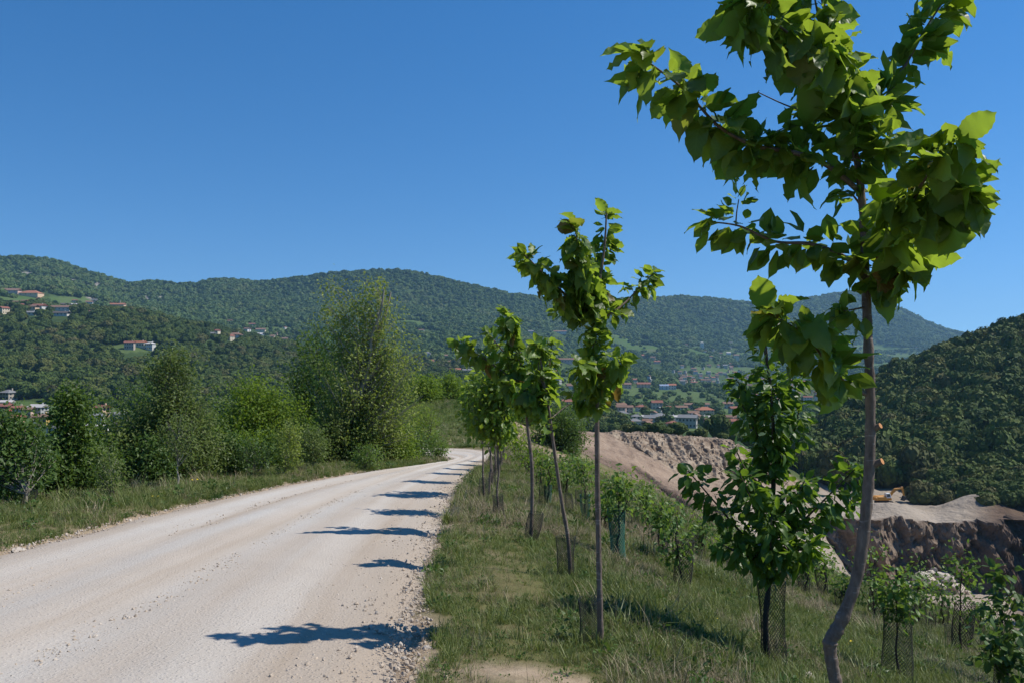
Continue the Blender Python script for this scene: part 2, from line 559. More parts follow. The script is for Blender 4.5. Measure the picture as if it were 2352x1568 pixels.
def build_near_ground():
    ys = np.concatenate([np.arange(-8, 3, 0.5), np.arange(3, 14, 0.16), np.arange(14, 30, 0.3), np.arange(30, 104, 0.6)])
    xs = np.concatenate([np.arange(-40, -9, 0.8), np.arange(-9, 7, 0.16), np.arange(7, 15, 0.3), np.arange(15, 46, 0.8)])
    X, Y = np.meshgrid(xs, ys)
    Z = zn(X, Y)
    ins = in_road(X, Y)
    rd = road_dist(X, Y)
    Z = np.where(ins, Z - 0.10 * np.clip(rd / 0.35, 0, 1) - 0.012, Z)
    Z = Z + np.where((~ins) & (rd < 1.2), 0.03 * np.clip(rd / 0.3, 0, 1) * (1 + fbm(X * 2.5, Y * 2.5, 21, 2)), 0)
    bare = np.zeros_like(Z)
    bare = np.maximum(bare, np.where(~ins, 1 - sstep(0.0, 0.34, rd + 0.30 * fbm(X * 1.7, Y * 1.7, 2, 3)), 1.0))
    # bare flank of the mound, bare patch by the camera, scree by the road
    fl = sstep(-2.0, 0.2, X) * sstep(59, 66, Y) * (1 - sstep(5.5, 9, X)) * (0.55 + 0.6 * fbm(X * .2, Y * .2, 4, 3))
    bare = np.maximum(bare, np.clip(fl * 1.3, 0, 1))
    fr = sstep(55, 58, Y) * (1 - sstep(62, 72, Y)) * sstep(-9, -5, X) * 0.35 * (1 + fbm(X * .5, Y * .5, 44, 3))
    bare = np.maximum(bare, np.clip(fr * .6, 0, 1))
    pt = np.exp(-((X - 0.05) / 0.5) ** 2 - ((Y - 4.72) / 0.22) ** 2) * 1.2
    bare = np.clip(np.maximum(bare, pt + 0.5 * fbm(X * 3, Y * 3, 8, 3) * (pt > .05)), 0, 1)
    ny, nx = X.shape
    idx = np.arange(ny * nx).reshape(ny, nx)
    faces = np.stack([idx[:-1, :-1], idx[:-1, 1:], idx[1:, 1:], idx[1:, :-1]], -1).reshape(-1, 4)
    me = mesh_np("bank_ground", np.stack([X, Y, Z], -1).reshape(-1, 3), faces, [M['ground']], True, {"bare": bare.ravel(), "lush": (sstep(60, 66, Y) * (1 - sstep(-5, -2, X))).ravel()})
    o = obj("ground", me)
    tag(o, "grassy bank and verge on both sides of the gravel road", None, None, "structure")


build_near_ground()


def build_road():
    n_along = min(len(R_D), len(L_D))
    # resample both edges by equal parameter
    def resample(E, n):
        s = np.concatenate([[0], np.cumsum(np.hypot(*np.diff(E, axis=0).T))])
        # parameter spacing: keep pairing of the control points
        return E
    Rr, Lr = R_D, L_D
    nseg = len(Rr)
    fine = 5
    t = np.linspace(0, nseg - 1, (nseg - 1) * fine + 1)
    Rf = np.stack([np.interp(t, np.arange(nseg), Rr[:, k]) for k in (0, 1)], -1)
    Lf = np.stack([np.interp(t, np.arange(nseg), Lr[:, k]) for k in (0, 1)], -1)
    nac = 40
    u = np.linspace(0, 1, nac)
    X = Lf[:, None, 0] * (1 - u) + Rf[:, None, 0] * u
    Y = Lf[:, None, 1] * (1 - u) + Rf[:, None, 1] * u
    # ragged edges
    jag = 0.22 * fbm(Y * 1.3, X * 0.4 + 7, 31, 4)
    X = X + np.where(u < 0.06, -jag * 1.0, 0) + np.where(u > 0.94, jag, 0)
    Z = z_road(X, Y) + 0.018
    Z = Z + 0.035 * (1 - (2 * u - 1) ** 2)
    for c, wd, a in ((0.30, 0.05, -0.022), (0.55, 0.05, -0.022), (0.42, 0.04, 0.014), (0.72, 0.05, 0.022), (0.14, 0.05, 0.02)):
        Z = Z + a * np.exp(-((u - c - 0.015 * np.sin(Y * 0.3)) / wd) ** 2)
    Z = Z + 0.012 * fbm(X * 2.2, Y * 2.2, 13, 3)
    Z = Z - 0.05 * sstep(0.93, 1.0, u) - 0.05 * (1 - sstep(0.0, 0.07, u))
    edge = np.broadcast_to(np.maximum(sstep(0.80, 0.97, u), 1 - sstep(0.02, 0.15, u)), X.shape)
    edge = np.clip(edge + 0.35 * fbm(X * 1.1, Y * 0.8, 71, 3), 0, 1)
    track = sum(np.exp(-((u - c - 0.02 * np.sin(Y * 0.21 + c * 9)) / wd) ** 2) for c, wd in ((0.20, 0.045), (0.40, 0.05), (0.56, 0.045), (0.76, 0.04)))
    track = np.clip(track * (0.65 + 0.8 * fbm(X * 0.7, Y * 0.16, 37, 4)), 0, 1)
    n0, n1 = X.shape
    idx = np.arange(n0 * n1).reshape(n0, n1)
    faces = np.stack([idx[:-1, :-1], idx[:-1, 1:], idx[1:, 1:], idx[1:, :-1]], -1).reshape(-1, 4)
    s = np.concatenate([[0], np.cumsum(np.hypot(*np.diff((Rf + Lf) / 2, axis=0).T))])
    uv = np.stack([np.broadcast_to(u, X.shape), np.broadcast_to(s[:, None], X.shape)], -1).reshape(-1, 2)
    me = mesh_np("gravel_road", np.stack([X, Y, Z], -1).reshape(-1, 3), faces, [M['road']], True, {"edge": edge.ravel(), "track": track.ravel()}, uv)
    o = obj("road", me)
    tag(o, "pale gravel road running downhill and bending to the left", None, None, "structure")


build_road()

# ---------------------------------------------------------------- the valley: quarry, hills, ridges
# for each bearing: 15 stations (distance, height in the measuring frame)
COLS = {
    -1500: [(20, 1300), (120, 1130), (300, 1050), (420, 1000), (520, 960), (750, 850), (1050, 680), (1250, 665), (1400, 662), (1500, 655), (1600, 648), (1750, 630), (2000, 590), (2300, 560), (2800, 640)],
    -400: [(45, 1250), (120, 1120), (300, 1040), (420, 985), (520, 945), (750, 850), (1050, 690), (1250, 680), (1400, 672), (1500, 668), (1600, 660), (1750, 650), (2000, 615), (2300, 585), (2800, 650)],
    0: [(45, 1250), (120, 1120), (300, 1040), (420, 985), (520, 945), (750, 850), (1050, 718), (1200, 698), (1350, 682), (1450, 674), (1550, 667), (1700, 652), (2000, 622), (2300, 600), (2800, 660)],
    130: [(45, 1250), (120, 1120), (300, 1040), (420, 985), (520, 945), (750, 850), (1050, 722), (1200, 708), (1350, 700), (1450, 694), (1550, 686), (1700, 668), (2000, 636), (2300, 607), (2800, 670)],
    300: [(45, 1250), (120, 1120), (300, 1045), (420, 988), (520, 948), (750, 855), (1050, 724), (1200, 730), (1400, 737), (1600, 735), (1700, 726), (1850, 710), (2100, 684), (2400, 660), (2900, 700)],
    600: [(45, 1250), (120, 1130), (300, 1050), (420, 1000), (520, 960), (750, 880), (1100, 788), (1300, 790), (1500, 788), (1700, 772), (1900, 752), (2100, 727), (2400, 692), (2700, 653), (3200, 690)],
    900: [(45, 1250), (120, 1130), (300, 1060), (420, 1010), (520, 970), (750, 900), (1100, 842), (1300, 838), (1500, 825), (1700, 800), (1900, 770), (2100, 740), (2400, 690), (2700, 626), (3200, 680)],
    1180: [(45, 1250), (120, 1150), (200, 1100), (300, 1050), (420, 1010), (600, 960), (900, 905), (1100, 885), (1300, 865), (1600, 830), (1900, 790), (2200, 760), (2500, 725), (2800, 681), (3300, 730)],
    1330: [(45, 1250), (110, 1130), (150, 1050), (200, 992), (235, 1000), (300, 1010), (450, 1000), (700, 960), (1000, 920), (1300, 890), (1600, 860), (2000, 820), (2500, 765), (3000, 696), (3600, 740)],
    1480: [(45, 1320), (110, 1190), (165, 1095), (212, 995), (240, 1001), (300, 1020), (450, 1000), (650, 975), (900, 940), (1300, 895), (1700, 865), (2200, 830), (2800, 775), (3300, 691), (3900, 740)],
    1680: [(45, 1380), (120, 1215), (190, 1105), (216, 1012), (245, 1017), (320, 1030), (500, 1005), (750, 965), (1000, 935), (1400, 900), (1900, 875), (2400, 845), (3000, 790), (3600, 697), (4200, 750)],
    1830: [(45, 1420), (130, 1265), (185, 1165), (230, 1100), (262, 1070), (330, 1045), (500, 1005), (800, 965), (1100, 930), (1600, 900), (2100, 880), (2600, 850), (3300, 790), (4000, 693), (4700, 760)],
    1900: [(45, 1450), (140, 1300), (200, 1240), (203, 1180), (250, 1112), (300, 1060), (440, 985), (560, 965), (900, 935), (1600, 900), (2100, 880), (2700, 850), (3400, 785), (4150, 680), (4800, 760)],
    1950: [(45, 1480), (150, 1350), (199, 1310), (201, 1188), (248, 1122), (290, 1065), (425, 940), (540, 960), (900, 930), (1600, 900), (2200, 880), (2800, 850), (3500, 780), (4200, 673), (4900, 760)],
    2040: [(45, 1520), (150, 1395), (199, 1338), (201, 1186), (238, 1130), (285, 1060), (420, 890), (540, 930), (900, 920), (1600, 890), (2200, 875), (2800, 848), (3550, 790), (4300, 700), (5000, 780)],
    2150: [(45, 1600), (150, 1430), (198, 1345), (200, 1196), (222, 1166), (290, 1020), (420, 838), (560, 900), (900, 900), (1600, 880), (2200, 870), (2800, 845), (3600, 810), (4300, 752), (5000, 800)],
    2260: [(45, 1630), (145, 1450), (196, 1352), (199, 1192), (212, 1176), (290, 1000), (425, 802), (560, 880), (900, 890), (1600, 870), (2200, 860), (2800, 842), (3600, 812), (4300, 776), (5000, 800)],
    2352: [(45, 1650), (140, 1470), (191, 1362), (195, 1195), (205, 1182), (290, 985), (430, 770), (560, 850), (900, 870), (1600, 860), (2200, 850), (2800, 840), (3600, 815), (4300, 788), (5000, 800)],
    2800: [(45, 1700), (130, 1500), (175, 1390), (190, 1190), (215, 1140), (300, 910), (430, 660), (560, 720), (900, 760), (1600, 800), (2200, 820), (2800, 820), (3600, 815), (4300, 790), (5000, 800)],
    3900: [(30, 1900), (130, 1550), (160, 1400), (190, 1180), (215, 1130), (300, 900), (430, 620), (560, 680), (900, 720), (1600, 780), (2200, 810), (2800, 815), (3600, 810), (4300, 790), (5000, 800)],
}
C_PX = np.array(sorted(COLS), float)
C_D = np.array([[s[0] for s in COLS[int(p)]] for p in C_PX], float)
C_Z = np.array([[(HY - s[1]) / F * s[0] for s in COLS[int(p)]] for p in C_PX], float)
NST = C_D.shape[1]


def stations(px):
    px = np.atleast_1d(px)
    D = np.stack([np.interp(px, C_PX, C_D[:, k]) for k in range(NST)], -1)
    Z = np.stack([np.interp(px, C_PX, C_Z[:, k]) for k in range(NST)], -1)
    return D, Z


SK_PX = np.array([-1500, -400, 0, 60, 120, 180, 230, 300, 345, 390, 410, 450, 490, 540, 600, 640, 700, 760, 820, 880, 940, 1000, 1060, 1110, 1180, 1260, 1330, 1400, 1480, 1560, 1640, 1700, 1760, 1810, 1830, 1880, 1950, 2000, 2060, 2130, 2170, 2230, 2352, 2800, 3900], float)
SK_PY = np.array([560, 590, 597, 595, 602, 622, 639, 657, 651, 654, 659, 657, 645, 647, 652, 648, 640, 631, 629, 625, 627, 640, 654, 665, 680, 693, 695, 694, 689, 686, 691, 698, 704, 701, 694, 684, 674, 686, 708, 743, 760, 774, 790, 792, 792], float)


def tz(px, d, rough=True):
    """terrain height at bearing px and distance d (arrays of equal shape)"""
    px = np.asarray(px, float); d = np.asarray(d, float)
    shp = px.shape
    px = px.ravel(); d = d.ravel()
    D, Z = stations(px)
    # skyline detail on the ridge station
    Z[:, 13] = (HY + 4 - np.interp(px, SK_PX, SK_PY)) / F * D[:, 13] - 4.0
    k = np.clip((d[:, None] > D).sum(1) - 1, 0, NST - 2)
    r = np.arange(len(px))
    d0, d1, z0, z1 = D[r, k], D[r, k + 1], Z[r, k], Z[r, k + 1]
    t = np.clip((d - d0) / (d1 - d0), 0, 1)
    ts = t * t * (3 - 2 * t)
    t = np.where(k == 2, t, 0.55 * t + 0.45 * ts)
    z = z0 + (z1 - z0) * t
    z = np.where(d > D[:, -1], Z[:, -1], z)
    if rough:
        x = (px - CX) / F * d
        amp = np.interp(d, [0, 250, 600, 1000, 1700, 2600, 4500], [0, 0, 2.0, 11, 34, 56, 75])
        near_top = np.exp(-((d - D[:, 13]) / 170.0) ** 2)
        sc = np.interp(d, [600, 1500, 3000, 4500], [0.008, 0.0052, 0.0036, 0.0028])
        z = z + amp * (1 - near_top) * (fbm(x * 0.0042, d * 0.0030, 77, 4) + 0.7 * fbm(x * 0.0019, d * 0.0012, 78, 2) * sstep(1300, 1900, d))
        cap = (HY - (np.interp(px, SK_PX, SK_PY) + 9)) / F * d
        z = np.where((d > 1300) & (d < D[:, 13] - 60), np.minimum(z, cap), z)
    return z.reshape(shp)


def tpy(px, d):
    return HY - tz(px, d) / d * F


_hit_d = np.geomspace(60, 4600, 1400)


def terr_hit(px, py, dmin=60, dmax=4600):
    d = _hit_d[(_hit_d >= dmin) & (_hit_d <= dmax)]
    p = tpy(np.full(d.shape, float(px)), d)
    k = np.argmax(p <= py) if (p <= py).any() else len(d) - 1
    return float(d[k])


# open fields (bearing, height in frame, half sizes, distance range)
FIELDS = [(330, 800, 170, 9, 600, 1100), (60, 806, 60, 5, 600, 1100), (470, 792, 70, 6, 700, 1300), (200, 706, 110, 12, 1000, 1500), (150, 690, 120, 9, 1100, 1700),
          (930, 742, 60, 6, 1700, 2600), (990, 765, 40, 5, 1500, 2400), (640, 757, 40, 6, 1500, 2300), (20, 690, 90, 10, 1000, 1600), (60, 950, 130, 30, 380, 640), (260, 965, 90, 35, 380, 640),
          (1290, 850, 75, 9, 1200, 2200), (1440, 946, 60, 16, 700, 1100), (1700, 957, 50, 26, 600, 1000), (1660, 930, 60, 12, 800, 1300), (1580, 905, 60, 8, 1000, 1700),
          (1510, 930, 100, 7, 800, 1300), (1700, 850, 90, 8, 1800, 2800), (1640, 815, 90, 8, 2200, 3200), (1560, 800, 70, 7, 2200, 3200), (1480, 800, 90, 9, 1800, 2800),
          (1990, 800, 110, 9, 2600, 4000), (2150, 818, 130, 12, 2600, 4200), (2080, 840, 120, 9, 2600, 4200), (1900, 830, 80, 8, 2400, 4000), (1590, 975, 160, 18, 520, 900), (1500, 955, 110, 10, 600, 950),
          (1850, 890, 170, 26, 1200, 2300), (1600, 875, 100, 14, 1100, 2000), (1640, 850, 80, 10, 1500, 2400), (1890, 935, 150, 7, 900, 1300)]


def field_mask(px, d, py=None):
    if py is None: py = tpy(px, d)
    m = np.zeros(px.shape)
    wob = 0.45 * fbm(px * 0.03, d * 0.02, 55, 3)
    for cx, cyy, rx, ry, da, db in FIELDS:
        e = ((px - cx) / rx) ** 2 + ((py - cyy) / ry) ** 2
        m = np.maximum(m, ((e + wob) < 1.0) & (d > da) & (d < db))
    # patchwork of small fields low on the far slopes
    x = (px - CX) / F * d
    pw = (fbm(x * 0.0045, d * 0.0028, 91, 3) > 0.16) & (d > 950) & (d < 2700) & (px > 1060) & (py > 765)
    m = np.maximum(m, pw * 1.0)
    m = np.where((px > 1850) & (d < 600), 0, m)
    return m


def rocky_mask(px, d, py):
    m = np.zeros(px.shape)
    for cx, cyy, rx, ry in ((60, 630, 24, 7), (130, 644, 55, 9), (90, 660, 10, 10), (215, 655, 30, 6), (335, 690, 14, 9), (365, 692, 12, 10), (220, 685, 24, 4)):
        e = ((px - cx) / rx) ** 2 + ((py - cyy) / ry) ** 2 + 0.9 * fbm(px * 0.09, py * 0.15, 61, 3)
        m = np.maximum(m, ((e < 1) & (d > 1400)) * 1.0)
    return m


def build_terrain():
    px = np.concatenate([np.arange(-1500, -120, 40), np.arange(-120, 2500, 7), np.arange(2500, 3901, 40)]).astype(float)
    ds = np.concatenate([np.geomspace(20, 300, 60)[:-1], np.geomspace(300, 5200, 300)])
    PX, D = np.meshgrid(px, ds)
    Z = tz(PX, D)
    py = HY - Z / D * F
    f = field_mask(PX, D, py)
    rk = rocky_mask(PX, D, py)
    hole = sstep(1250, 1300, PX) * (1 - sstep(2560, 2660, PX)) * sstep(58, 64, D) * (1 - sstep(262, 280, D))
    Z = Z - 4.0 * hole
    X = (PX - CX) / F * D
    n0, n1 = X.shape
    idx = np.arange(n0 * n1).reshape(n0, n1)
    faces = np.stack([idx[:-1, :-1], idx[:-1, 1:], idx[1:, 1:], idx[1:, :-1]], -1).reshape(-1, 4)
    me = mesh_np("terrain", np.stack([X, D, Z], -1).reshape(-1, 3), faces, [M['terrain']], True,
                 {"field": f.ravel(), "rocky": rk.ravel()})
    o = obj("terrain", me)
    tag(o, "valley floor and wooded hills behind the road", None, None, "structure")
    # land out to the horizon, below the hills
    v = [(-16000, -16000, -85), (16000, -16000, -85), (16000, 16000, -85), (-16000, 16000, -85)]
    me = mesh_np("plain", v, [[0, 1, 2, 3]], [M['terrain']])
    tag(obj("plain", me), "low land out to the horizon", None, None, "structure")


build_terrain()


def quarry_z(px, d):
    return tz(px, d, False)


def build_quarry():
    px = np.arange(1262, 2640, 3.5)
    ds = np.concatenate([np.linspace(62, 150, 60), np.linspace(150.4, 194, 90), np.linspace(194.1, 206, 110), np.linspace(206.4, 262, 110), np.linspace(263, 276, 12)])
    PX, D = np.meshgrid(px, ds)
    Z = quarry_z(PX, D)
    py = HY - Z / D * F
    X = (PX - CX) / F * D
    # slope of the base form decides where bare rock stands
    gz = np.abs(np.gradient(Z, axis=0) / np.gradient(D, axis=0))
    steep = sstep(0.9, 2.0, gz)
    right = sstep(1840, 1900, PX)
    rockL = sstep(0, 30, PX - (1375 + (py - 992) * 1.75)) * (1 - sstep(1085, 1120, py)) * (1 - right) * sstep(985, 994, py) * (D < 226)
    rocky = np.clip(rockL + right * steep, 0, 1)
    # push the rock faces in and out along the line of sight, in ribs and hollows
    rib = fbm(X * 0.16, Z * 0.07, 101, 4) * 5.0 + fbm(X * 0.42, Z * 0.36, 103, 5, .65) * 4.2
    cave = -np.maximum(0, fbm(X * 0.11 + 5, Z * 0.13, 107, 3) - 0.18) * -22.0
    Dn = D + rocky * (rib + cave * (1 - right)) + right * steep * (fbm(X * 0.09, Z * 0.03, 133, 3) * 7.0 - 4.0 * np.clip((-40 - Z) / 14, 0, 1))
    # rills and ledges on the soft slopes
    soft = (1 - rocky)
    Z = Z + soft * (0.9 * fbm(X * 0.06, D * 0.05, 109, 4) + 0.35 * fbm(X * 0.4, D * 0.4, 111, 3)) * sstep(70, 90, D)
    Z = Z + rocky * 1.3 * fbm(X * 0.5, D * 0.7, 113, 4, .6)
    # dark gully lines down the sandy chute
    lowL = (1 - right) * (1 - rockL)
    g = np.abs(fbm((PX - 1.35 * (py - 990)) * 0.022, D * 0.012, 117, 3))
    gul = np.clip(1 - g * 9, 0, 1) * lowL * sstep(1050, 1075, py) * (1 - sstep(1180, 1230, py))
    Z = Z - 1.3 * gul
    # spoil heaps on the bench
    for hx, hd, hr, hh in ((1990, 236, 5, 2.2), (2215, 214, 9, 2.4), (2255, 213, 7, 2.2), (2085, 209, 5, 0.9), (2060, 207, 6, 1.6), (1975, 212, 7, 1.5), (2140, 205, 6, -0.9), (2185, 204, 5, 0.8)):
        cx = (hx - CX) / F * hd
        Z = Z + hh * np.exp(-(((X - cx) / hr) ** 2 + ((D - hd) / (hr * 0.8)) ** 2))
    brown = np.clip((1 - right) * sstep(-4, 14, (py - 1022) - (PX - 1345) * 0.50) * (1 - sstep(1150, 1180, py)) * (1 - rockL) * (0.8 + 0.7 * fbm(X * 0.10, D * 0.05, 119, 3)) + gul * 0.6, 0, 1)
    brown = np.maximum(brown, right * np.clip(steep * 1.2, 0, 1) * (0.55 + 0.5 * fbm(X * 0.05, Z * 0.1, 121, 3)))  # steep right wall: its shade is put into the dark brown earth colour
    brown = np.maximum(brown, right * sstep(2130, 2230, PX) * 0.9)  # right end of the pit: brown slope, its shade put into the colour too
    brown = np.clip(brown, 0, 1)
    pale = np.clip(sstep(1700, 1780, PX) * (1 - steep) * (1 - sstep(2200, 2300, PX)) * sstep(1120, 1140, py + 10) * (1 - rockL), 0, 1)
    pale = np.maximum(pale, sstep(1640, 1720, PX) * (1 - sstep(1900, 1960, PX)) * sstep(1130, 1160, py) * 1.0)
    pale = np.maximum(pale, right * sstep(1335, 1360, py) * (1 - sstep(2300, 2380, PX)))
    gd = np.interp(PX, [1900, 2060, 2130, 2200, 2352], [248, 240, 226, 216, 207])
    green = sstep(226, 236, D) * (1 - right) + right * sstep(0, 7, D - gd)
    green = np.clip(np.maximum(green, (1 - sstep(1262, 1330, PX)) * 0.9), 0, 1)
    rocky = np.clip(rocky, 0, 1)
    Xn = (PX - CX) / F * D
    # keep bearings while shifting in depth
    V = np.stack([Xn, Dn, Z], -1).reshape(-1, 3)
    n0, n1 = X.shape
    idx = np.arange(n0 * n1).reshape(n0, n1)
    faces = np.stack([idx[:-1, :-1], idx[:-1, 1:], idx[1:, 1:], idx[1:, :-1]], -1).reshape(-1, 4)
    me = mesh_np("quarry", V, faces, [M['quarry']], False,
                 {"rocky": rocky.ravel(), "brown": brown.ravel(), "pale": pale.ravel(), "green": green.ravel()})
    o = obj("quarry_terrain", me)
    tag(o, "sandy quarry pit with broken rock faces beyond the planted bank", None, None, "structure")


build_quarry()

# ---------------------------------------------------------------- scattered masses (geometry-node instances)
def scatter(name, pts, rots, scls, idx, sources, label, kind="stuff"):
    pts = np.asarray(pts, np.float32)
    me = mesh_np(name, pts, np.zeros((0, 3), np.int32), [], False, {"rot": np.asarray(rots), "scl": np.asarray(scls)})
    a = me.attributes.new("idx", 'INT', 'POINT')
    a.data.foreach_set("value", np.asarray(idx, np.int32))
    o = obj(name, me)
    ng = bpy.data.node_groups.new(name + "_nodes", 'GeometryNodeTree')
    ng.interface.new_socket("Geometry", in_out='INPUT', socket_type='NodeSocketGeometry')
    ng.interface.new_socket("Geometry", in_out='OUTPUT', socket_type='NodeSocketGeometry')
    gi = ng.nodes.new("NodeGroupInput"); go = ng.nodes.new("NodeGroupOutput")
    iop = ng.nodes.new("GeometryNodeInstanceOnPoints")
    g2i = ng.nodes.new("GeometryNodeGeometryToInstance")
    for s in reversed(sources):
        oi = ng.nodes.new("GeometryNodeObjectInfo")
        oi.inputs["Object"].default_value = s
        ng.links.new(oi.outputs["Geometry"], g2i.inputs[0])
    def na(nm, dt):
        n = ng.nodes.new("GeometryNodeInputNamedAttribute")
        n.data_type = dt
        n.inputs["Name"].default_value = nm
        return n.outputs["Attribute"]
    ng.links.new(gi.outputs[0], iop.inputs["Points"])
    ng.links.new(g2i.outputs[0], iop.inputs["Instance"])
    iop.inputs["Pick Instance"].default_value = True
    ng.links.new(na("idx", 'INT'), iop.inputs["Instance Index"])
    ng.links.new(na("rot", 'FLOAT_VECTOR'), iop.inputs["Rotation"])
    ng.links.new(na("scl", 'FLOAT_VECTOR'), iop.inputs["Scale"])
    ng.links.new(iop.outputs[0], go.inputs[0])
    md = o.modifiers.new("scatter", 'NODES')
    md.node_group = ng
    tag(o, label, None, None, kind)
    return o


def source(name, me):
    return bpy.data.objects.new(name, me)      # never linked to the scene: only a shape for scatter()


def crown_mesh(name, mat, seed, n=520, leaf=0.22, flat=0.8, core=True, lobes=7):
    """tree crown of unit radius: many leaf clumps on a handful of uneven lobes"""
    r = np.random.default_rng(seed)
    L = [(0, 0, 0.95, 0.72)]
    for k in range(lobes):
        a = r.uniform(0, 6.28); q = r.uniform(0.3, 0.68); h = r.uniform(0.45, 1.35)
        L.append((q * math.cos(a), q * math.sin(a), h, r.uniform(0.3, 0.5)))
    L = np.array(L)
    w = L[:, 3] ** 2; w /= w.sum()
    k = r.choice(len(L), n, p=w)
    dirv = r.normal(size=(n, 3)); dirv /= np.linalg.norm(dirv, axis=1)[:, None]
    dirv[:, 2] = np.where(dirv[:, 2] < -0.3, -dirv[:, 2], dirv[:, 2])
    rad = L[k, 3] * r.uniform(0.82, 1.12, n)
    c = L[k, :3] + dirv * rad[:, None]
    c[:, 2] = c[:, 2] * flat
    nrm = dirv + r.normal(scale=0.28, size=(n, 3)); nrm /= np.linalg.norm(nrm, axis=1)[:, None]
    up = r.normal(size=(n, 3))
    t1 = np.cross(nrm, up); t1 /= np.linalg.norm(t1, axis=1)[:, None]
    t2 = np.cross(nrm, t1)
    s = leaf * r.uniform(0.5, 1.25, n)[:, None]
    v = np.stack([c - t1 * s, c - t2 * s * .75 + nrm * s * .15, c + t1 * s, c + t2 * s * .75 + nrm * s * .15], 1).reshape(-1, 3)
    faces = np.arange(4 * n).reshape(-1, 4)
    var = np.repeat(r.uniform(0, 1, n) * 0.8, 4)
    if core:
        bm = bmesh.new()
        for (x, y, z, q) in L[:6]:
            m = Matrix.Translation((x, y, z * flat)) @ Matrix.Diagonal((q * .93, q * .93, q * .93 * flat, 1))
            bmesh.ops.create_icosphere(bm, subdivisions=2, radius=1, matrix=m)
        cv = np.array([x.co[:] for x in bm.verts]); bm.verts.index_update()
        cf = [[x.index + len(v) for x in f.verts] for f in bm.faces]
        bm.free()
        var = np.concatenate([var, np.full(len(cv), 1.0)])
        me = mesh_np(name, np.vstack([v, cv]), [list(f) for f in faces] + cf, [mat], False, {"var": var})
    else:
        me = mesh_np(name, v, faces, [mat], False, {"var": var})
    return me


WOOD = [source("crown_form", crown_mesh("crown_form", M['wood'], s, 620, 0.155)) for s in (1, 2, 3, 4, 5)]
FARWOOD = [source("far_crown_form", crown_mesh("far_crown_form", M['wood_far'], s, 220, 0.25)) for s in (11, 12, 13)]

HOUSE_SPOTS = []          # (x, y, radius) filled by the houses: no tree stands in or right in front of them


def plan_house(px, py, dmin=300, dmax=4000):
    d = terr_hit(px, py, dmin, dmax)
    return d, (px - CX) / F * d, float(tz(np.array([float(px)]), np.array([d]))[0])

# ---------------------------------------------------------------- houses of the villages
WALLS = {'white': (0.56, 0.54, 0.50), 'cream': (0.62, 0.54, 0.40), 'pink': (0.60, 0.42, 0.35), 'yellow': (0.62, 0.42, 0.13), 'peach': (0.66, 0.46, 0.30),
         'grey': (0.40, 0.39, 0.37), 'stone': (0.42, 0.36, 0.29), 'red': (0.42, 0.10, 0.07), 'blue': (0.45, 0.52, 0.62)}
ROOFS = {'red': (0.24, 0.105, 0.075), 'orange': (0.33, 0.14, 0.085), 'brown': (0.21, 0.13, 0.095), 'grey': (0.20, 0.20, 0.20), 'pale': (0.48, 0.45, 0.42), 'dark': (0.10, 0.085, 0.08), 'blue': (0.22, 0.27, 0.36)}
HM = {}


def hm(kind, key):
    if (kind, key) not in HM:
        c = (WALLS if kind == 'wall' else ROOFS)[key]
        HM[(kind, key)] = plain(f"{key}_{kind}", c, 0.9, 0.1, 0.1, 0.8)
    return HM[(kind, key)]


M['pane'] = plain("window_pane", (0.035, 0.04, 0.05), 0.25, 0.5)
M['shutter'] = plain("shutter", (0.10, 0.13, 0.08), 0.7, 0.2)


def box_vf(x0, x1, y0, y1, z0, z1):
    v = [(x0, y0, z0), (x1, y0, z0), (x1, y1, z0), (x0, y1, z0), (x0, y0, z1), (x1, y0, z1), (x1, y1, z1), (x0, y1, z1)]
    f = [[0, 3, 2, 1], [4, 5, 6, 7], [0, 1, 5, 4], [1, 2, 6, 5], [2, 3, 7, 6], [3, 0, 4, 7]]
    return v, f


def vf_join(*parts):
    V, Fc = [], []
    for v, f in parts:
        o = len(V)
        V += list(v)
        Fc += [[i + o for i in q] for q in f]
    return V, Fc


def wall_vf(l, w, h, rise, gable):
    v = [(-l / 2, -w / 2, -3), (l / 2, -w / 2, -3), (l / 2, w / 2, -3), (-l / 2, w / 2, -3),
         (-l / 2, -w / 2, h), (l / 2, -w / 2, h), (l / 2, w / 2, h), (-l / 2, w / 2, h)]
    f = [[0, 1, 5, 4], [2, 3, 7, 6]]
    if gable:
        v += [(-l / 2, 0, h + rise - 0.12), (l / 2, 0, h + rise - 0.12)]
        f += [[1, 2, 6, 9, 5], [3, 0, 4, 8, 7]]
    else:
        f += [[1, 2, 6, 5], [3, 0, 4, 7]]
    return v, f


def roof_vf(l, w, h, rise, gable, ov=0.7, th=0.25):
    a = l / 2 + ov; b = w / 2 + ov
    e = h - 0.25
    r = a if gable else max(0.5, a - b * 0.95)
    top = [(-a, -b, e), (a, -b, e), (a, b, e), (-a, b, e), (-r, 0, h + rise), (r, 0, h + rise)]
    bot = [(x, y, z - th) for x, y, z in top]
    v = top + bot
    f = [[0, 1, 5, 4], [2, 3, 4, 5], [1, 2, 5], [3, 0, 4]]
    f += [[i + 6 for i in reversed(q)] for q in f[:4]]
    f += [[0, 6, 7, 1], [1, 7, 8, 2], [2, 8, 9, 3], [3, 9, 6, 0]]
    return v, f


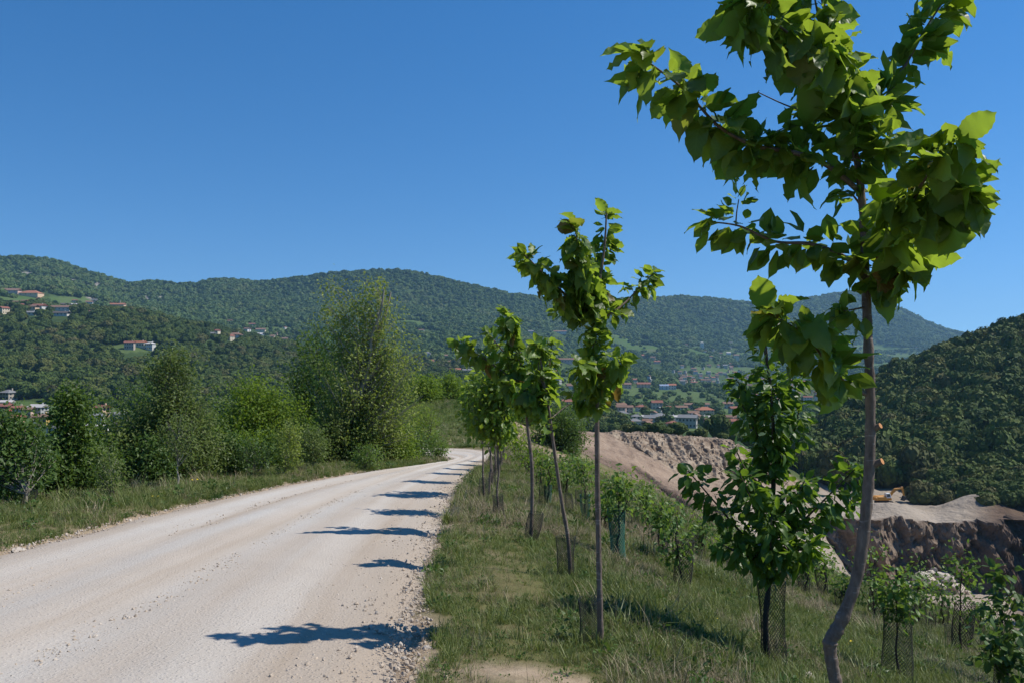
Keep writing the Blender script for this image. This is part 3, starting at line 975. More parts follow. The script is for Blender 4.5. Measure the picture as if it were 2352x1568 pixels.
def house(px, py, wpx, wall, roof, gable, label, h=6.0, ratio=0.7, rz=0.0, wins=(4, 2), chimney=True, dmin=300, dmax=3900, cat="house", group="houses on the far slopes", name="house", rise=None, windows=True):
    d, x, z = plan_house(px, py, dmin, dmax)
    l = wpx / F * d / (abs(math.cos(rz)) + ratio * abs(math.sin(rz)))
    w = l * ratio
    HOUSE_SPOTS.append((x, d, l * 0.75 + 2))
    o = empty(name, (x, d, z), rz)
    tag(o, label, cat, group)
    rise = rise if rise is not None else w * 0.24
    v, f = wall_vf(l, w, h, rise, gable)
    wl = obj("wall", mesh_np("wall", v, f, [hm('wall', wall)]), o)
    v, f = roof_vf(l, w, h, rise, gable)
    rf = obj("roof", mesh_np("roof", v, f, [hm('roof', roof)]), o)
    if chimney:
        v, f = box_vf(l * .18, l * .18 + .8, w * .1, w * .1 + .8, h, h + rise + 0.9)
        obj("chimney", mesh_np("chimney", v, f, [hm('wall', wall)]), rf)
    if windows:
        nx, nz = wins
        me = None
        for k in range(nx):
            for q in range(nz):
                xx = -l / 2 + l * (k + 0.5) / nx
                zz = h * (q + 0.32) / nz
                if me is None:
                    ww, hh = min(1.3, l / nx * 0.45), 1.5
                    v, f = box_vf(-ww / 2, ww / 2, -0.06, 0.10, 0, hh)
                    me = mesh_np("window", v, f, [M['pane']])
                obj("window", me, o, (xx, -w / 2 - 0.01, zz))
        # gable end windows seen on turned houses
        if abs(rz) > 0.2:
            v, f = box_vf(-0.06, 0.10, -0.6, 0.6, 0, 1.5)
            me2 = mesh_np("window", v, f, [M['pane']])
            s = 1 if rz < 0 else -1
            for q in range(nz):
                for yy in (-w * .25, w * .2):
                    obj("window", me2, o, (s * (l / 2) + (0.0 if s > 0 else -0.04), yy, h * (q + 0.32) / nz))
    return o


H = house
# hillside hamlets, upper slope on the left of the picture
H(14, 674, 62, 'pink', 'brown', True, "long pink and white house highest on the left hillside", 5, .35, 0.1, (5, 1))
H(72, 680, 44, 'peach', 'orange', False, "peach house with wide orange roof high on the left hillside", 5, .6, 0, (4, 1))
H(53, 713, 27, 'white', 'red', False, "white house with red hipped roof, next but one left of the long farm row", 6.5, .8, 0.1, (3, 2))
H(90, 716, 31, 'white', 'red', True, "white two-storey house with red roof and balconies beside the long farm row", 7.5, .7, -0.15, (4, 2))
H(72, 725, 24, 'white', 'grey', True, "low white house with grey roof below the red-roofed hillside pair", 3.5, .6, 0, (3, 1))
H(141, 715, 46, 'white', 'brown', True, "white farmhouse with brown roof at the start of the long row", 5, .4, 0, (5, 1))
H(180, 713, 42, 'grey', 'grey', True, "long grey barn continuing the farm row on the hillside", 3.5, .35, 0.05, (4, 1))
H(141, 726, 34, 'white', 'dark', True, "small white house with dark roof below the farm row", 3.5, .5, 0, (4, 1))
H(146, 704, 30, 'grey', 'dark', True, "dark-roofed shed above the white farmhouse", 3, .4, 0.1, (3, 1))
H(64, 697, 26, 'pink', 'brown', True, "pinkish cottage half hidden in trees above the red roofs", 3.5, .5, 0, (3, 1))
H(168, 703, 22, 'stone', 'pale', True, "pale stone shed on the green meadow of the hillside", 3, .4, 0, (2, 1))
H(5, 713, 16, 'peach', 'orange', True, "small orange-roofed house at the picture's left edge below the pink row", 3.5, .6, 0, (2, 1))
# chapel on the spur
ch = H(270, 708, 34, 'peach', 'orange', True, "peach chapel with red tiled roof and small bell tower on the spur", 7, .42, 0.05, (4, 1), chimney=False, cat="chapel", name="chapel", group="chapel on the spur")
v, f = vf_join(box_vf(3.0, 3.8, -0.4, 0.4, 6, 14), box_vf(5.2, 6.0, -0.4, 0.4, 6, 14), box_vf(2.8, 6.2, -0.6, 0.6, 14, 14.8), box_vf(2.9, 6.1, -0.5, 0.5, 6, 10.2))
obj("bell_tower", mesh_np("bell_tower", v, f, [hm('wall', 'cream')]), ch)
# middle of the left hill
H(298, 803, 22, 'stone', 'red', True, "stone-coloured house with red roof, first of the clustered hamlet", 7, .6, 0.1, (4, 2))
H(322, 798, 26, 'cream', 'orange', True, "long house under orange roof in the middle of the clustered hamlet", 5, .5, -0.1, (4, 1))
H(345, 803, 22, 'white', 'pale', False, "white modern house with flat pale roof at the hamlet's end", 6.5, .7, -0.2, (4, 2))
H(448, 752, 28, 'red', 'red', True, "dark red house standing on the wooded crest", 5, .5, 0.1, (3, 1))
H(471, 755, 22, 'white', 'pale', True, "white house right beside the dark red crest house", 4, .5, 0, (3, 1))
H(517, 766, 20, 'stone', 'grey', False, "grey stone house alone between crest trees", 5.5, .8, 0, (2, 2))
H(527, 741, 14, 'pink', 'brown', True, "tiny pink house highest above the crest hamlet", 4, .6, 0, (2, 1), dmin=1000)
H(541, 778, 28, 'white', 'brown', False, "white villa with brown hipped roof below the crest hamlet", 5.5, .7, 0, (4, 2))
H(594, 776, 20, 'blue', 'pale', True, "bluish white block house near the tall poplar's top", 6.5, .7, 0, (3, 2))
H(599, 763, 22, 'cream', 'brown', True, "cream house above the bluish block house", 5, .6, 0.1, (3, 1))
H(568, 760, 14, 'white', 'red', True, "tiny white red-roofed house between the crest villas", 4, .6, 0, (2, 1))
H(652, 782, 18, 'pink', 'brown', True, "pink brown-roofed house just beside the poplar's twigs", 4, .6, 0, (2, 1))
# village below, left edge
H(20, 918, 34, 'stone', 'grey', False, "square stone villa with grey hipped roof above the lower village", 5.5, .85, -0.35, (3, 2), dmin=380, dmax=700)
H(16, 936, 26, 'white', 'pale', True, "white flat house with pale roof under the stone villa", 4, .6, 0.1, (3, 1), dmin=380, dmax=700)
H(12, 952, 30, 'red', 'red', True, "red-walled house with red roof at the picture's left edge", 5.5, .7, 0, (3, 2), dmin=330, dmax=700)
H(42, 956, 26, 'cream', 'red', True, "cream house with red roof beside the red-walled house", 5.5, .7, 0.3, (3, 2), dmin=330, dmax=700)
H(64, 958, 22, 'pink', 'brown', True, "pink house with brown roof in the lower village row", 5, .7, 0, (3, 2), dmin=330, dmax=700)
H(88, 956, 42, 'grey', 'pale', True, "large grey house with pale gable roof in the lower village", 6.0, .6, -0.3, (4, 2), dmin=330, dmax=700)
H(34, 976, 36, 'peach', 'orange', True, "peach house with orange roof lowest in the village by the picture's left", 4.5, .6, 0.1, (4, 1), dmin=300, dmax=700)
H(95, 974, 34, 'yellow', 'brown', True, "ochre yellow house below the large grey house", 4.5, .6, 0, (3, 1), dmin=300, dmax=700)
H(70, 1000, 36, 'grey', 'dark', True, "grey dark-roofed house glimpsed low through the roadside trees", 4.5, .6, 0.2, (3, 1), dmin=300, dmax=700)
H(235, 957, 36, 'peach', 'red', True, "peach gabled house with red roof seen between two roadside trees", 6, .7, -0.5, (3, 2), dmin=330, dmax=700)
H(222, 972, 30, 'white', 'grey', True, "white house with grey roof below the peach gabled house", 4.5, .6, 0.1, (3, 1), dmin=300, dmax=700)
H(275, 968, 36, 'grey', 'grey', True, "wide grey house beside the peach gabled house", 4.5, .5, 0, (4, 1), dmin=300, dmax=700)
H(225, 996, 44, 'white', 'pale', True, "long white building lowest behind the roadside trees", 4, .4, 0, (5, 1), dmin=280, dmax=700)
H(285, 990, 40, 'white', 'dark', True, "white dark-roofed building low behind the grey-green tree", 4, .4, 0.1, (4, 1), dmin=280, dmax=700)
H(130, 1000, 40, 'white', 'grey', True, "white grey-roofed hall glimpsed behind the dark narrow tree", 4, .4, -0.1, (4, 1), dmin=280, dmax=700)
# by the poplar and centre
H(968, 762, 12, 'white', 'brown', True, "tiny white house by a meadow on the main ridge's foot", 4, .6, 0, (2, 1), dmin=1500)
H(982, 821, 14, 'white', 'grey', False, "white tower house just right of the tall poplar", 8, .8, 0, (2, 2), dmin=900)
H(1031, 839, 20, 'yellow', 'brown', True, "bright yellow house with brown roof on the spur", 6, .7, -0.2, (3, 2), dmin=900)
H(1055, 830, 18, 'white', 'blue', True, "white house with bluish roof right of the yellow house", 6, .7, 0.2, (3, 2), dmin=900)
H(1043, 853, 30, 'peach', 'orange', True, "low orange-roofed row under the yellow house", 3.2, .4, 0, (4, 1), dmin=800)
H(1085, 893, 34, 'grey', 'red', True, "grey house with red roof peeping over the bushes on the mound", 4.5, .5, 0.1, (3, 1), dmin=500)
H(961, 926, 26, 'grey', 'red', True, "low red roof glimpsed beside the poplar above the mound's grass", 4, .5, 0.1, (3, 1), dmin=400)
H(1298, 934, 34, 'pink', 'red', True, "pink house with red roof behind the planted tree with side twigs", 5.5, .6, 0.2, (4, 2), dmin=500)
H(1318, 925, 22, 'stone', 'brown', True, "stone house with brown roof beside the pink house", 6, .7, 0, (2, 2), dmin=500)
# near end of the valley town
H(1429, 960, 27, 'cream', 'grey', False, "cream bungalow with wide grey hipped roof, leftmost of the valley town", 4.5, .8, 0, (3, 1), dmin=500)
H(1472, 945, 24, 'white', 'red', False, "white villa with red roof among garden trees above the town", 5.5, .8, 0.2, (3, 2), dmin=500)
H(1461, 970, 20, 'cream', 'grey', False, "cream house with small grey hipped roof in the near town", 5.5, .8, 0, (2, 2), dmin=500)
H(1458, 981, 28, 'white', 'grey', False, "white house with grey hipped roof lowest at the near town's left", 5, .8, 0.1, (3, 1), dmin=450)
H(1487, 982, 22, 'blue', 'brown', True, "bluish house with brown gable next to the lowest grey roof", 5.5, .8, -0.3, (3, 2), dmin=450)
H(1488, 966, 30, 'white', 'pale', True, "long white shed with pale roof in the near town", 4, .4, 0, (4, 1), dmin=500)
H(1515, 970, 34, 'grey', 'grey', False, "dark grey-roofed double house in the middle of the near town", 6, .7, 0.2, (3, 2), dmin=500)
H(1540, 966, 34, 'white', 'pale', True, "white industrial shed with pale roof behind the grey double house", 3.8, .4, 0, (5, 1), dmin=500)
H(1580, 982, 46, 'grey', 'grey', True, "big grey-roofed barn house with white gable end", 8, .6, -0.35, (5, 2), dmin=450)
H(1545, 992, 28, 'cream', 'red', False, "cream house with red hipped roof in front of the barn house", 6, .8, 0.2, (3, 2), dmin=420)
H(1502, 996, 20, 'stone', 'brown', True, "small stone house with brown roof by the quarry edge", 4, .7, 0, (2, 1), dmin=420)
H(1618, 953, 40, 'peach', 'orange', False, "large house with bright orange hipped roof above the white sheds", 6, .7, 0.15, (4, 2), dmin=500)
H(1592, 960, 24, 'white', 'brown', True, "white house with brown roof left of the large orange roof", 5.5, .7, 0, (3, 2), dmin=500)
H(1612, 967, 34, 'white', 'pale', True, "low white warehouse with pale roof under the orange-roofed house", 4, .4, 0, (5, 1), dmin=500)
H(1630, 982, 26, 'pink', 'brown', True, "pinkish house with brown roof beside the barn house", 6, .7, 0.2, (3, 2), dmin=450)
H(1565, 946, 26, 'white', 'brown', True, "white house with brown roof half hidden by garden trees", 5.5, .6, 0, (3, 2), dmin=500)
H(1531, 943, 18, 'pink', 'red', True, "small red-roofed house above the grey double house", 4, .7, 0, (2, 1), dmin=500)
H(1681, 988, 30, 'pink', 'red', True, "pink house with red roof beside the leafy plum sapling's left side", 7, .7, 0.3, (3, 2), dmin=420)
H(1671, 937, 22, 'grey', 'brown', True, "grey house with brown roof on the bright green field", 6, .7, 0, (3, 2), dmin=500)
H(1862, 1003, 52, 'white', 'pale', True, "long white factory shed with pale roof between sapling and dark hill", 3.6, .35, -0.05, (6, 1), dmin=420, cat="shed", name="factory_shed")
# slopes above the town
H(1437, 891, 24, 'pink', 'brown', True, "pink house with brown roof at the end of the meadow under the second planted tree", 6, .6, 0, (3, 2), dmin=800)
H(1478, 890, 30, 'pink', 'red', True, "pink row house with red roof on the low wooded rise", 6, .5, 0, (4, 2), dmin=800)
H(1525, 894, 20, 'blue', 'blue', True, "bluish house right of the pink row house", 6, .7, 0, (2, 2), dmin=800)
H(1543, 894, 18, 'white', 'orange', True, "white house with orange roof on the low wooded rise", 7, .7, 0, (3, 2), dmin=800)
H(1480, 822, 12, 'peach', 'orange', True, "tiny bright orange-roofed house alone on the far slope", 7, .8, 0, (2, 1), dmin=1400)
H(1509, 835, 14, 'pink', 'red', True, "tiny red-roofed farm below the bright orange one", 5, .7, 0, (2, 1), dmin=1400)
H(1612, 803, 8, 'white', 'pale', False, "slender white tower standing in the far hillside village", 22, .9, 0, (1, 3), chimney=False, dmin=1800, name="tower", cat="tower")
H(1691, 828, 12, 'cream', 'brown', True, "tall cream block on the far green terrace", 16, .7, 0, (2, 3), dmin=1800)
H(1673, 818, 9, 'blue', 'pale', True, "pale blue block on the far green terrace", 12, .8, 0, (2, 2), dmin=1800)
H(1295, 832, 40, 'pink', 'brown', True, "long pink row of farm roofs above the flat meadow", 6, .3, 0, (6, 1), dmin=1100)
H(1286, 767, 30, 'white', 'brown', True, "white hamlet row high on the main ridge's slope", 6, .3, 0, (5, 1), dmin=1500)
H(1219, 766, 12, 'white', 'grey', True, "single white house high on the ridge slope left of the hamlet row", 6, .7, 0, (2, 1), dmin=1500)

# the crowded far town: many small look-alike houses
FT = [('white', 'brown'), ('cream', 'red'), ('pink', 'brown'), ('grey', 'grey'), ('white', 'red'), ('peach', 'brown')]
ft_meshes = []
for wl, rf in FT:
    v1, f1 = wall_vf(11, 8, 7, 2.0, True)
    v2, f2 = roof_vf(11, 8, 7, 2.0, True)
    V, Fc = vf_join((v1, f1), (v2, f2))
    wv = []
    for q in (0.8, 4.2):
        for k in (-3.6, 0, 3.6):
            wv.append(box_vf(k - .6, k + .6, -4.05, -3.9, q, q + 1.5))
    V2, F2 = vf_join((V, Fc), *wv)
    me = mesh_np("town_house", V2, F2, [hm('wall', wl), hm('roof', rf), M['pane']])
    ids = [0] * len(f1) + [1] * len(f2) + [2] * (len(F2) - len(f1) - len(f2))
    me.polygons.foreach_set("material_index", np.array(ids, np.int32))
    ft_meshes.append((me, wl, rf))


def town(n, x0, x1, y0, y1, seed, where, group, dmin=900):
    r = np.random.default_rng(seed)
    placed = []
    tries = 0
    while len(placed) < n and tries < 6000:
        tries += 1
        px, py = r.uniform(x0, x1), r.uniform(y0, y1)
        d, x, z = plan_house(px, py, dmin, 3900)
        if any((x - a) ** 2 + (d - b) ** 2 < 17 ** 2 for a, b in placed): continue
        if any((x - a) ** 2 + (d - b) ** 2 < (q + 8) ** 2 for a, b, q in HOUSE_SPOTS): continue
        placed.append((x, d))
        HOUSE_SPOTS.append((x, d, 8.0))
        me, wl, rf = ft_meshes[int(r.integers(len(ft_meshes)))]
        o = obj("town_house", me)
        o.location = (x, d, z)
        o.rotation_euler = (0, 0, float(r.choice([0.05, -0.25, 0.3, 1.2])))
        s = float(r.uniform(0.6, 0.95))
        o.scale = (s * float(r.uniform(0.9, 1.4)), s, s * float(r.uniform(0.85, 1.3)))
        tag(o, f"small {wl} {rf}-roofed house {where}", "house", group)


town(58, 1560, 1740, 858, 884, 3, "in the slope town beside the plum sapling's top", "houses of the slope town")
town(96, 1700, 2010, 868, 926, 4, "crowded in the hazy town on the far valley floor", "houses of the far valley town")
town(10, 2016, 2085, 852, 892, 5, "in the hazy town between the big trunk and the dark hill", "houses beside the dark hill", 1300)
town(14, 1545, 1700, 838, 856, 6, "in the hamlet on the slope above the town", "houses of the slope hamlet", 1200)
town(10, 1575, 1700, 786, 826, 7, "in the far hillside village under the ridge", "houses of the far hillside village", 1800)
town(8, 1960, 2200, 795, 820, 8, "among the fields at the foot of the far cone hill", "farms by the cone hill", 2400)

town(10, 8, 235, 694, 727, 9, "in the hamlet high on the left hillside", "small houses of the left hillside hamlet", 900)
town(9, 430, 665, 748, 784, 10, "in the hamlet on the wooded crest left of the poplar", "small houses of the crest hamlet", 900)
town(18, 1415, 1690, 938, 990, 11, "in the near end of the valley town above the quarry", "small houses of the near town", 420)
town(16, 1225, 1560, 820, 897, 12, "scattered on the slopes behind the second cherry", "small houses behind the second cherry", 900)
town(9, 970, 1110, 812, 858, 13, "on the spur right of the tall poplar", "small houses on the spur", 700)

# ---------------------------------------------------------------- woods
HS = np.array(HOUSE_SPOTS)


def clear_of_houses(x, y, margin=2.0, front=30.0):
    ok = np.ones(len(x), bool)
    for hx, hy, hr in HS:
        dx = np.abs(x - hx * (y / hy))
        near = ((x - hx) ** 2 + (y - hy) ** 2) < (hr + margin) ** 2
        infront = (dx < hr * 0.8) & (y < hy) & (y > hy - front - 0.05 * hy)
        ok &= ~(near | infront)
    return ok


def forest_points(n, pa, pb, da, db, seed, margin=28, treeh=9.0, fieldtrees=0.04):
    r = np.random.default_rng(seed)
    px = r.uniform(pa, pb, n)
    d = np.sqrt(r.uniform(da * da, db * db, n))
    z = tz(px, d)
    py = HY - z / d * F
    keep = (field_mask(px, d, py) < 0.5) | (r.uniform(size=n) < fieldtrees)
    keep &= (rocky_mask(px, d, py) < 0.5) | (r.uniform(size=n) < 0.3)
    # keep what shows, or nearly shows, over the land in front
    pg = np.arange(pa - 60, pb + 60, 20.0)
    dg = np.geomspace(70, 5000, 260)
    PG, DG = np.meshgrid(pg, dg)
    PYG = HY - tz(PG, DG) / DG * F
    run = np.minimum.accumulate(PYG, axis=0)
    ii = np.clip(np.searchsorted(dg, d * 0.985) - 1, 0, len(dg) - 1)
    jj = np.clip(((px - pg[0]) / 20).astype(int), 0, len(pg) - 1)
    keep &= (py - treeh / d * F) < run[ii, jj] + margin
    x = (px - CX) / F * d
    keep &= clear_of_houses(x, d)
    return x[keep], d[keep], z[keep]


def wood(name, parts, src, label):
    X = np.concatenate([p[0] for p in parts]); Y = np.concatenate([p[1] for p in parts]); Z = np.concatenate([p[2] for p in parts])
    R = np.concatenate([p[3] for p in parts]); TH = np.concatenate([p[4] for p in parts])
    n = len(X)
    r = np.random.default_rng(len(name))
    rot = np.stack([r.normal(0, .08, n), r.normal(0, .08, n), r.uniform(0, 6.28, n)], -1)
    scl = np.stack([R * r.uniform(.85, 1.15, n), R * r.uniform(.85, 1.15, n), TH / 1.45], -1)
    scatter(name, np.stack([X, Y, Z - 0.12 * TH], -1), rot, scl, r.integers(0, len(src), n), src, label)
    return n


def fp(n, pa, pb, da, db, seed, rmin, rmax, hmin, hmax, **kw):
    x, y, z = forest_points(n, pa, pb, da, db, seed, **kw)
    r = np.random.default_rng(seed + 500)
    rr = rmin + (rmax - rmin) * r.uniform(size=len(x)) ** 1.6
    return x, y, z, rr, rr * r.uniform(hmin, hmax, len(x))


cnt = 0
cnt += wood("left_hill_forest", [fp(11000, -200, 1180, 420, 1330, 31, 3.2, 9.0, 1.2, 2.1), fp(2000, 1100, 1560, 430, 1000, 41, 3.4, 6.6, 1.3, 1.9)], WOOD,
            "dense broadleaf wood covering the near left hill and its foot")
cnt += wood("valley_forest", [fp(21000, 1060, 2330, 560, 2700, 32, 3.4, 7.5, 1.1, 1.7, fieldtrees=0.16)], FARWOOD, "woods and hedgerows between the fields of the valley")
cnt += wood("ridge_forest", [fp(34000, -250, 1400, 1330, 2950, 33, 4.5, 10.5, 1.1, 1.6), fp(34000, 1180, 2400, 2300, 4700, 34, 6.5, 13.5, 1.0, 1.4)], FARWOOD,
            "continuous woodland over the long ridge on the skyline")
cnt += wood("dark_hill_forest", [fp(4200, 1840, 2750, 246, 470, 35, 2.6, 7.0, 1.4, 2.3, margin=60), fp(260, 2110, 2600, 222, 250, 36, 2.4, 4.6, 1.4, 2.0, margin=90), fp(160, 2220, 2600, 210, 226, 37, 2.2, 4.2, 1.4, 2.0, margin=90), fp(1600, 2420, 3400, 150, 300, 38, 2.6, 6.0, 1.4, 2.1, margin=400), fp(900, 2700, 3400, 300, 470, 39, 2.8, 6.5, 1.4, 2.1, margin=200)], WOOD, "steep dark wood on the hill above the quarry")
print("forest instances", cnt)

# trees that can be told apart on the dark hill and round the pit: single things sharing their crown shapes
M['hill_leaf'] = M['wood']
TR_SH = []
for s in (21, 22, 23, 24):
    TR_SH.append(crown_mesh("hill_tree_crown", M['wood'], s, 1100, 0.115, 0.85, True, 9))
v = []; tk = []
for a in range(6):
    v.append((0.09 * math.cos(a), 0.09 * math.sin(a), -0.5)); v.append((0.05 * math.cos(a), 0.05 * math.sin(a), 0.7))
TRUNK_SH = mesh_np("hill_tree_trunk", [(0.08 * math.cos(k * 1.047), 0.08 * math.sin(k * 1.047), -0.6) for k in range(6)] + [(0.04 * math.cos(k * 1.047), 0.04 * math.sin(k * 1.047), 0.8) for k in range(6)],
                   [[k, (k + 1) % 6, (k + 1) % 6 + 6, k + 6] for k in range(6)], [M['dark_bark']], True)


def hill_tree(px, py, r, label, group, ratio=1.7, dmin=70, dmax=900, lift=0.0, d=None):
    if d is None: d = terr_hit(px, py, dmin, dmax)
    x = (px - CX) / F * d
    z = float(tz(np.array([float(px)]), np.array([d]))[0])
    o = empty("broadleaf_tree", (x, d, z + lift), random.uniform(0, 6.28))
    tag(o, label, "tree", group)
    c = obj("crown", random.choice(TR_SH), o)
    c.scale = (r, r * random.uniform(.85, 1.15), r * ratio / 1.45)
    c.location = (0, 0, r * 0.15)
    c["kind"] = "stuff"
    t = obj("trunk", TRUNK_SH, o)
    t.scale = (r, r, r)
    return o


rr = random.Random(8)
for k in range(26):            # foot of the dark wood, just above the bench
    hill_tree(rr.uniform(1900, 2345), 0, rr.uniform(3.6, 5.6), "broad tree crown in the lowest row of the dark wood above the quarry bench", "lowest trees of the dark wood", rr.uniform(1.4, 1.9), d=rr.uniform(250, 275))
for k in range(14):
    px = 2125 + k * 17
    hill_tree(px, 0, rr.uniform(2.6, 4.2), "broad tree crown in the lowest row of the dark wood above the quarry bench", "lowest trees of the dark wood", rr.uniform(1.4, 1.9), d=float(np.interp(px, [2130, 2200, 2352], [232, 222, 213])) + rr.uniform(0, 8))
for k in range(30):            # middle of the dark wood
    hill_tree(rr.uniform(1960, 2350), 0, rr.uniform(3.5, 5.4), "broad tree crown standing in the middle of the dark wooded hill", "trees in the middle of the dark wood", rr.uniform(1.4, 2.0), d=rr.uniform(290, 370))
for px in np.linspace(1985, 2350, 22):   # along its top edge
    hill_tree(px + rr.uniform(-8, 8), 0, rr.uniform(3.2, 5.2), "tree crown on the top edge of the dark wooded hill against the sky", "trees on the skyline of the dark hill", rr.uniform(1.5, 2.2), d=rr.uniform(408, 430))
for px, r in ((1505, 3.2), (1530, 2.6), (1558, 3.8), (1470, 2.4), (1440, 3.0), (1590, 2.2), (1610, 3.0), (1690, 2.6), (1660, 2.2), (1720, 3.2), (1760, 3.6), (1800, 4.0)):
    hill_tree(px, 0, r, "low green bush behind the rim of the quarry's rock face", "bushes along the quarry rim", 1.2, d=rr.uniform(238, 262))
hill_tree(1652, 0, 5.6, "single large dark tree standing behind the quarry rim right of the barn house", "tree behind the quarry rim", 1.9, d=290)
for k in range(16):
    hill_tree(rr.uniform(1790, 1985), 0, rr.uniform(4, 6.5), "dark leafy tree at the foot of the wooded hill behind the plum sapling", "trees at the foot of the dark hill", rr.uniform(1.4, 1.9), d=rr.uniform(275, 430))

# ---------------------------------------------------------------- haze over the valley
def build_haze():
    v, f = box_vf(-9000, 9000, -300, 6200, -86.5, 420)
    me = mesh_np("haze", v, f, [])
    t = NT("valley_air")
    t.n.remove(t.b)
    pv = t.new("ShaderNodeVolumePrincipled")
    pv.inputs["Color"].default_value = (0.40, 0.70, 1.0, 1)
    pv.inputs["Density"].default_value = 0.00007
    pv.inputs["Anisotropy"].default_value = 0.2
    t.ln(pv.outputs[0], t.out.inputs["Volume"])
    me.materials.append(t.m)
    o = obj("haze", me)
    tag(o, "thin blue haze in the valley air", None, None, "stuff")


build_haze()

# ---------------------------------------------------------------- branches and leaves
class Tubes:
    def __init__(self):
        self.V = []; self.F = []; self.n = 0

    def add(self, pts, radii, sides=6, cap=True):
        pts = np.asarray(pts, float); m = len(pts)
        radii = np.broadcast_to(np.asarray(radii, float), (m,))
        tang = np.gradient(pts, axis=0)
        tang /= np.linalg.norm(tang, axis=1)[:, None] + 1e-9
        ref = np.array([0.31, 0.87, 0.38]) if abs(tang[0][1]) < 0.8 else np.array([0.9, 0.1, 0.42])
        u = np.cross(tang, ref); u /= np.linalg.norm(u, axis=1)[:, None] + 1e-9
        w = np.cross(tang, u)
        a = np.arange(sides) / sides * 2 * math.pi
        ring = pts[:, None, :] + radii[:, None, None] * (np.cos(a)[None, :, None] * u[:, None, :] + np.sin(a)[None, :, None] * w[:, None, :])
        self.V.append(ring.reshape(-1, 3))
        idx = self.n + np.arange(m * sides).reshape(m, sides)
        nx = np.roll(idx, -1, axis=1)
        self.F.append(np.stack([idx[:-1], nx[:-1], nx[1:], idx[1:]], -1).reshape(-1, 4))
        self.n += m * sides
        return self

    def mesh(self, name, mat):
        return mesh_np(name, np.vstack(self.V), np.vstack(self.F), [mat], True)


def bez(p0, p1, p2, n=6):
    t = np.linspace(0, 1, n)[:, None]
    return (1 - t) ** 2 * np.asarray(p0) + 2 * t * (1 - t) * np.asarray(p1) + t * t * np.asarray(p2)


def poly_smooth(pts, n=6):
    pts = np.asarray(pts, float)
    out = []
    for i in range(len(pts) - 1):
        p0 = pts[max(i - 1, 0)]; p1 = pts[i]; p2 = pts[i + 1]; p3 = pts[min(i + 2, len(pts) - 1)]
        for k in range(n):
            t = k / n
            out.append(0.5 * ((2 * p1) + (-p0 + p2) * t + (2 * p0 - 5 * p1 + 4 * p2 - p3) * t * t + (-p0 + 3 * p1 - 3 * p2 + p3) * t ** 3))
    out.append(pts[-1])
    return np.array(out)


# leaf outlines: x across, y along, z up; unit length
T_SIMPLE = (np.array([(0, 0, 0), (-.30, .42, .07), (0, 1, -.10), (.30, .42, .07)], float), np.array([(0, 2, 1), (0, 3, 2)]))
T_NARROW = (np.array([(0, 0, 0), (-.17, .42, .05), (0, 1, -.16), (.17, .42, .05)], float), np.array([(0, 2, 1), (0, 3, 2)]))


def leaf_template(width=0.30, n=9, serr=0.035, droop=0.25, fold=0.22, seed=0, wave=0.03):
    r = np.random.default_rng(seed)
    t = np.linspace(0, 1, n)
    prof = width * np.where(t < .45, np.sin(np.pi / 2 * np.clip(t / .45, 0, 1)) ** .62, np.clip(1 - ((t - .45) / .55) ** 2.1, 0, 1) ** .95)
    prof = np.where(t > .88, np.minimum(prof, width * .30 * (1 - t) / .12 + .004), prof)
    prof[0] = 0.012; prof[-1] = 0.0
    ser = serr * np.where(np.arange(n) % 2 == 0, 1, -0.6); ser[0] = ser[-1] = 0
    y = t - 0.12 * t * droop
    zc = -droop * t ** 2 * 0.8 + 0.05 * np.sin(t * 5 + seed)
    V = []
    for k in range(n):
        wv = wave * math.sin(k * 1.9 + seed) + r.normal(0, wave * .5)
        V += [(-(prof[k] + ser[k]), y[k], zc[k] + fold * prof[k] + wv), (-(prof[k]) * .5, y[k], zc[k] + fold * prof[k] * .42), (0, y[k], zc[k]),
              ((prof[k]) * .5, y[k], zc[k] + fold * prof[k] * .42), ((prof[k] + ser[k]), y[k], zc[k] + fold * prof[k] - wv)]
    Fq = []
    for k in range(n - 1):
        a = k * 5; b = a + 5
        for c in range(4):
            Fq.append((a + c, a + c + 1, b + c + 1, b + c))
    uv = np.array([(0.5 + v[0] / (2 * width), v[1]) for v in V])
    return np.array(V, float), np.array(Fq), uv


def petiole(V, Fq, uv, ln=0.22, r=0.012):
    """adds a thin stalk behind the leaf base"""
    base = len(V)
    add = [(-r, 0, 0), (r, 0, 0), (r, -ln, 0.03), (-r, -ln, 0.03), (0, 0, -r * 1.6), (0, -ln, 0.03 - r * 1.6)]
    V = np.vstack([V, np.array(add)])
    Fq = np.vstack([Fq, np.array([(base, base + 1, base + 2, base + 3), (base, base + 3, base + 5, base + 4), (base + 1, base + 4, base + 5, base + 2)])])
    uv = np.vstack([uv, np.full((6, 2), 0.5)])
    return V, Fq, uv


def frames(dirs, ups):
    y = dirs / (np.linalg.norm(dirs, axis=1)[:, None] + 1e-9)
    z = ups - (ups * y).sum(1)[:, None] * y
    z /= np.linalg.norm(z, axis=1)[:, None] + 1e-9
    x = np.cross(y, z)
    return x, y, z


def leaves_mesh(name, pos, dirs, ups, size, mat, tmpl=T_SIMPLE, seed=0, var=None):
    V0, F0 = tmpl[0], tmpl[1]
    x, y, z = frames(dirs, ups)
    s = size[:, None, None]
    v = pos[:, None, :] + s * (V0[None, :, 0:1] * x[:, None, :] + V0[None, :, 1:2] * y[:, None, :] + V0[None, :, 2:3] * z[:, None, :])
    n, k = len(pos), len(V0)
    f = (F0[None] + (np.arange(n) * k)[:, None, None]).reshape(-1, F0.shape[1])
    r = np.random.default_rng(seed)
    if var is None: var = r.uniform(0, 0.92, n)
    return mesh_np(name, v.reshape(-1, 3), f, [mat], False, {"var": np.repeat(var, k)})


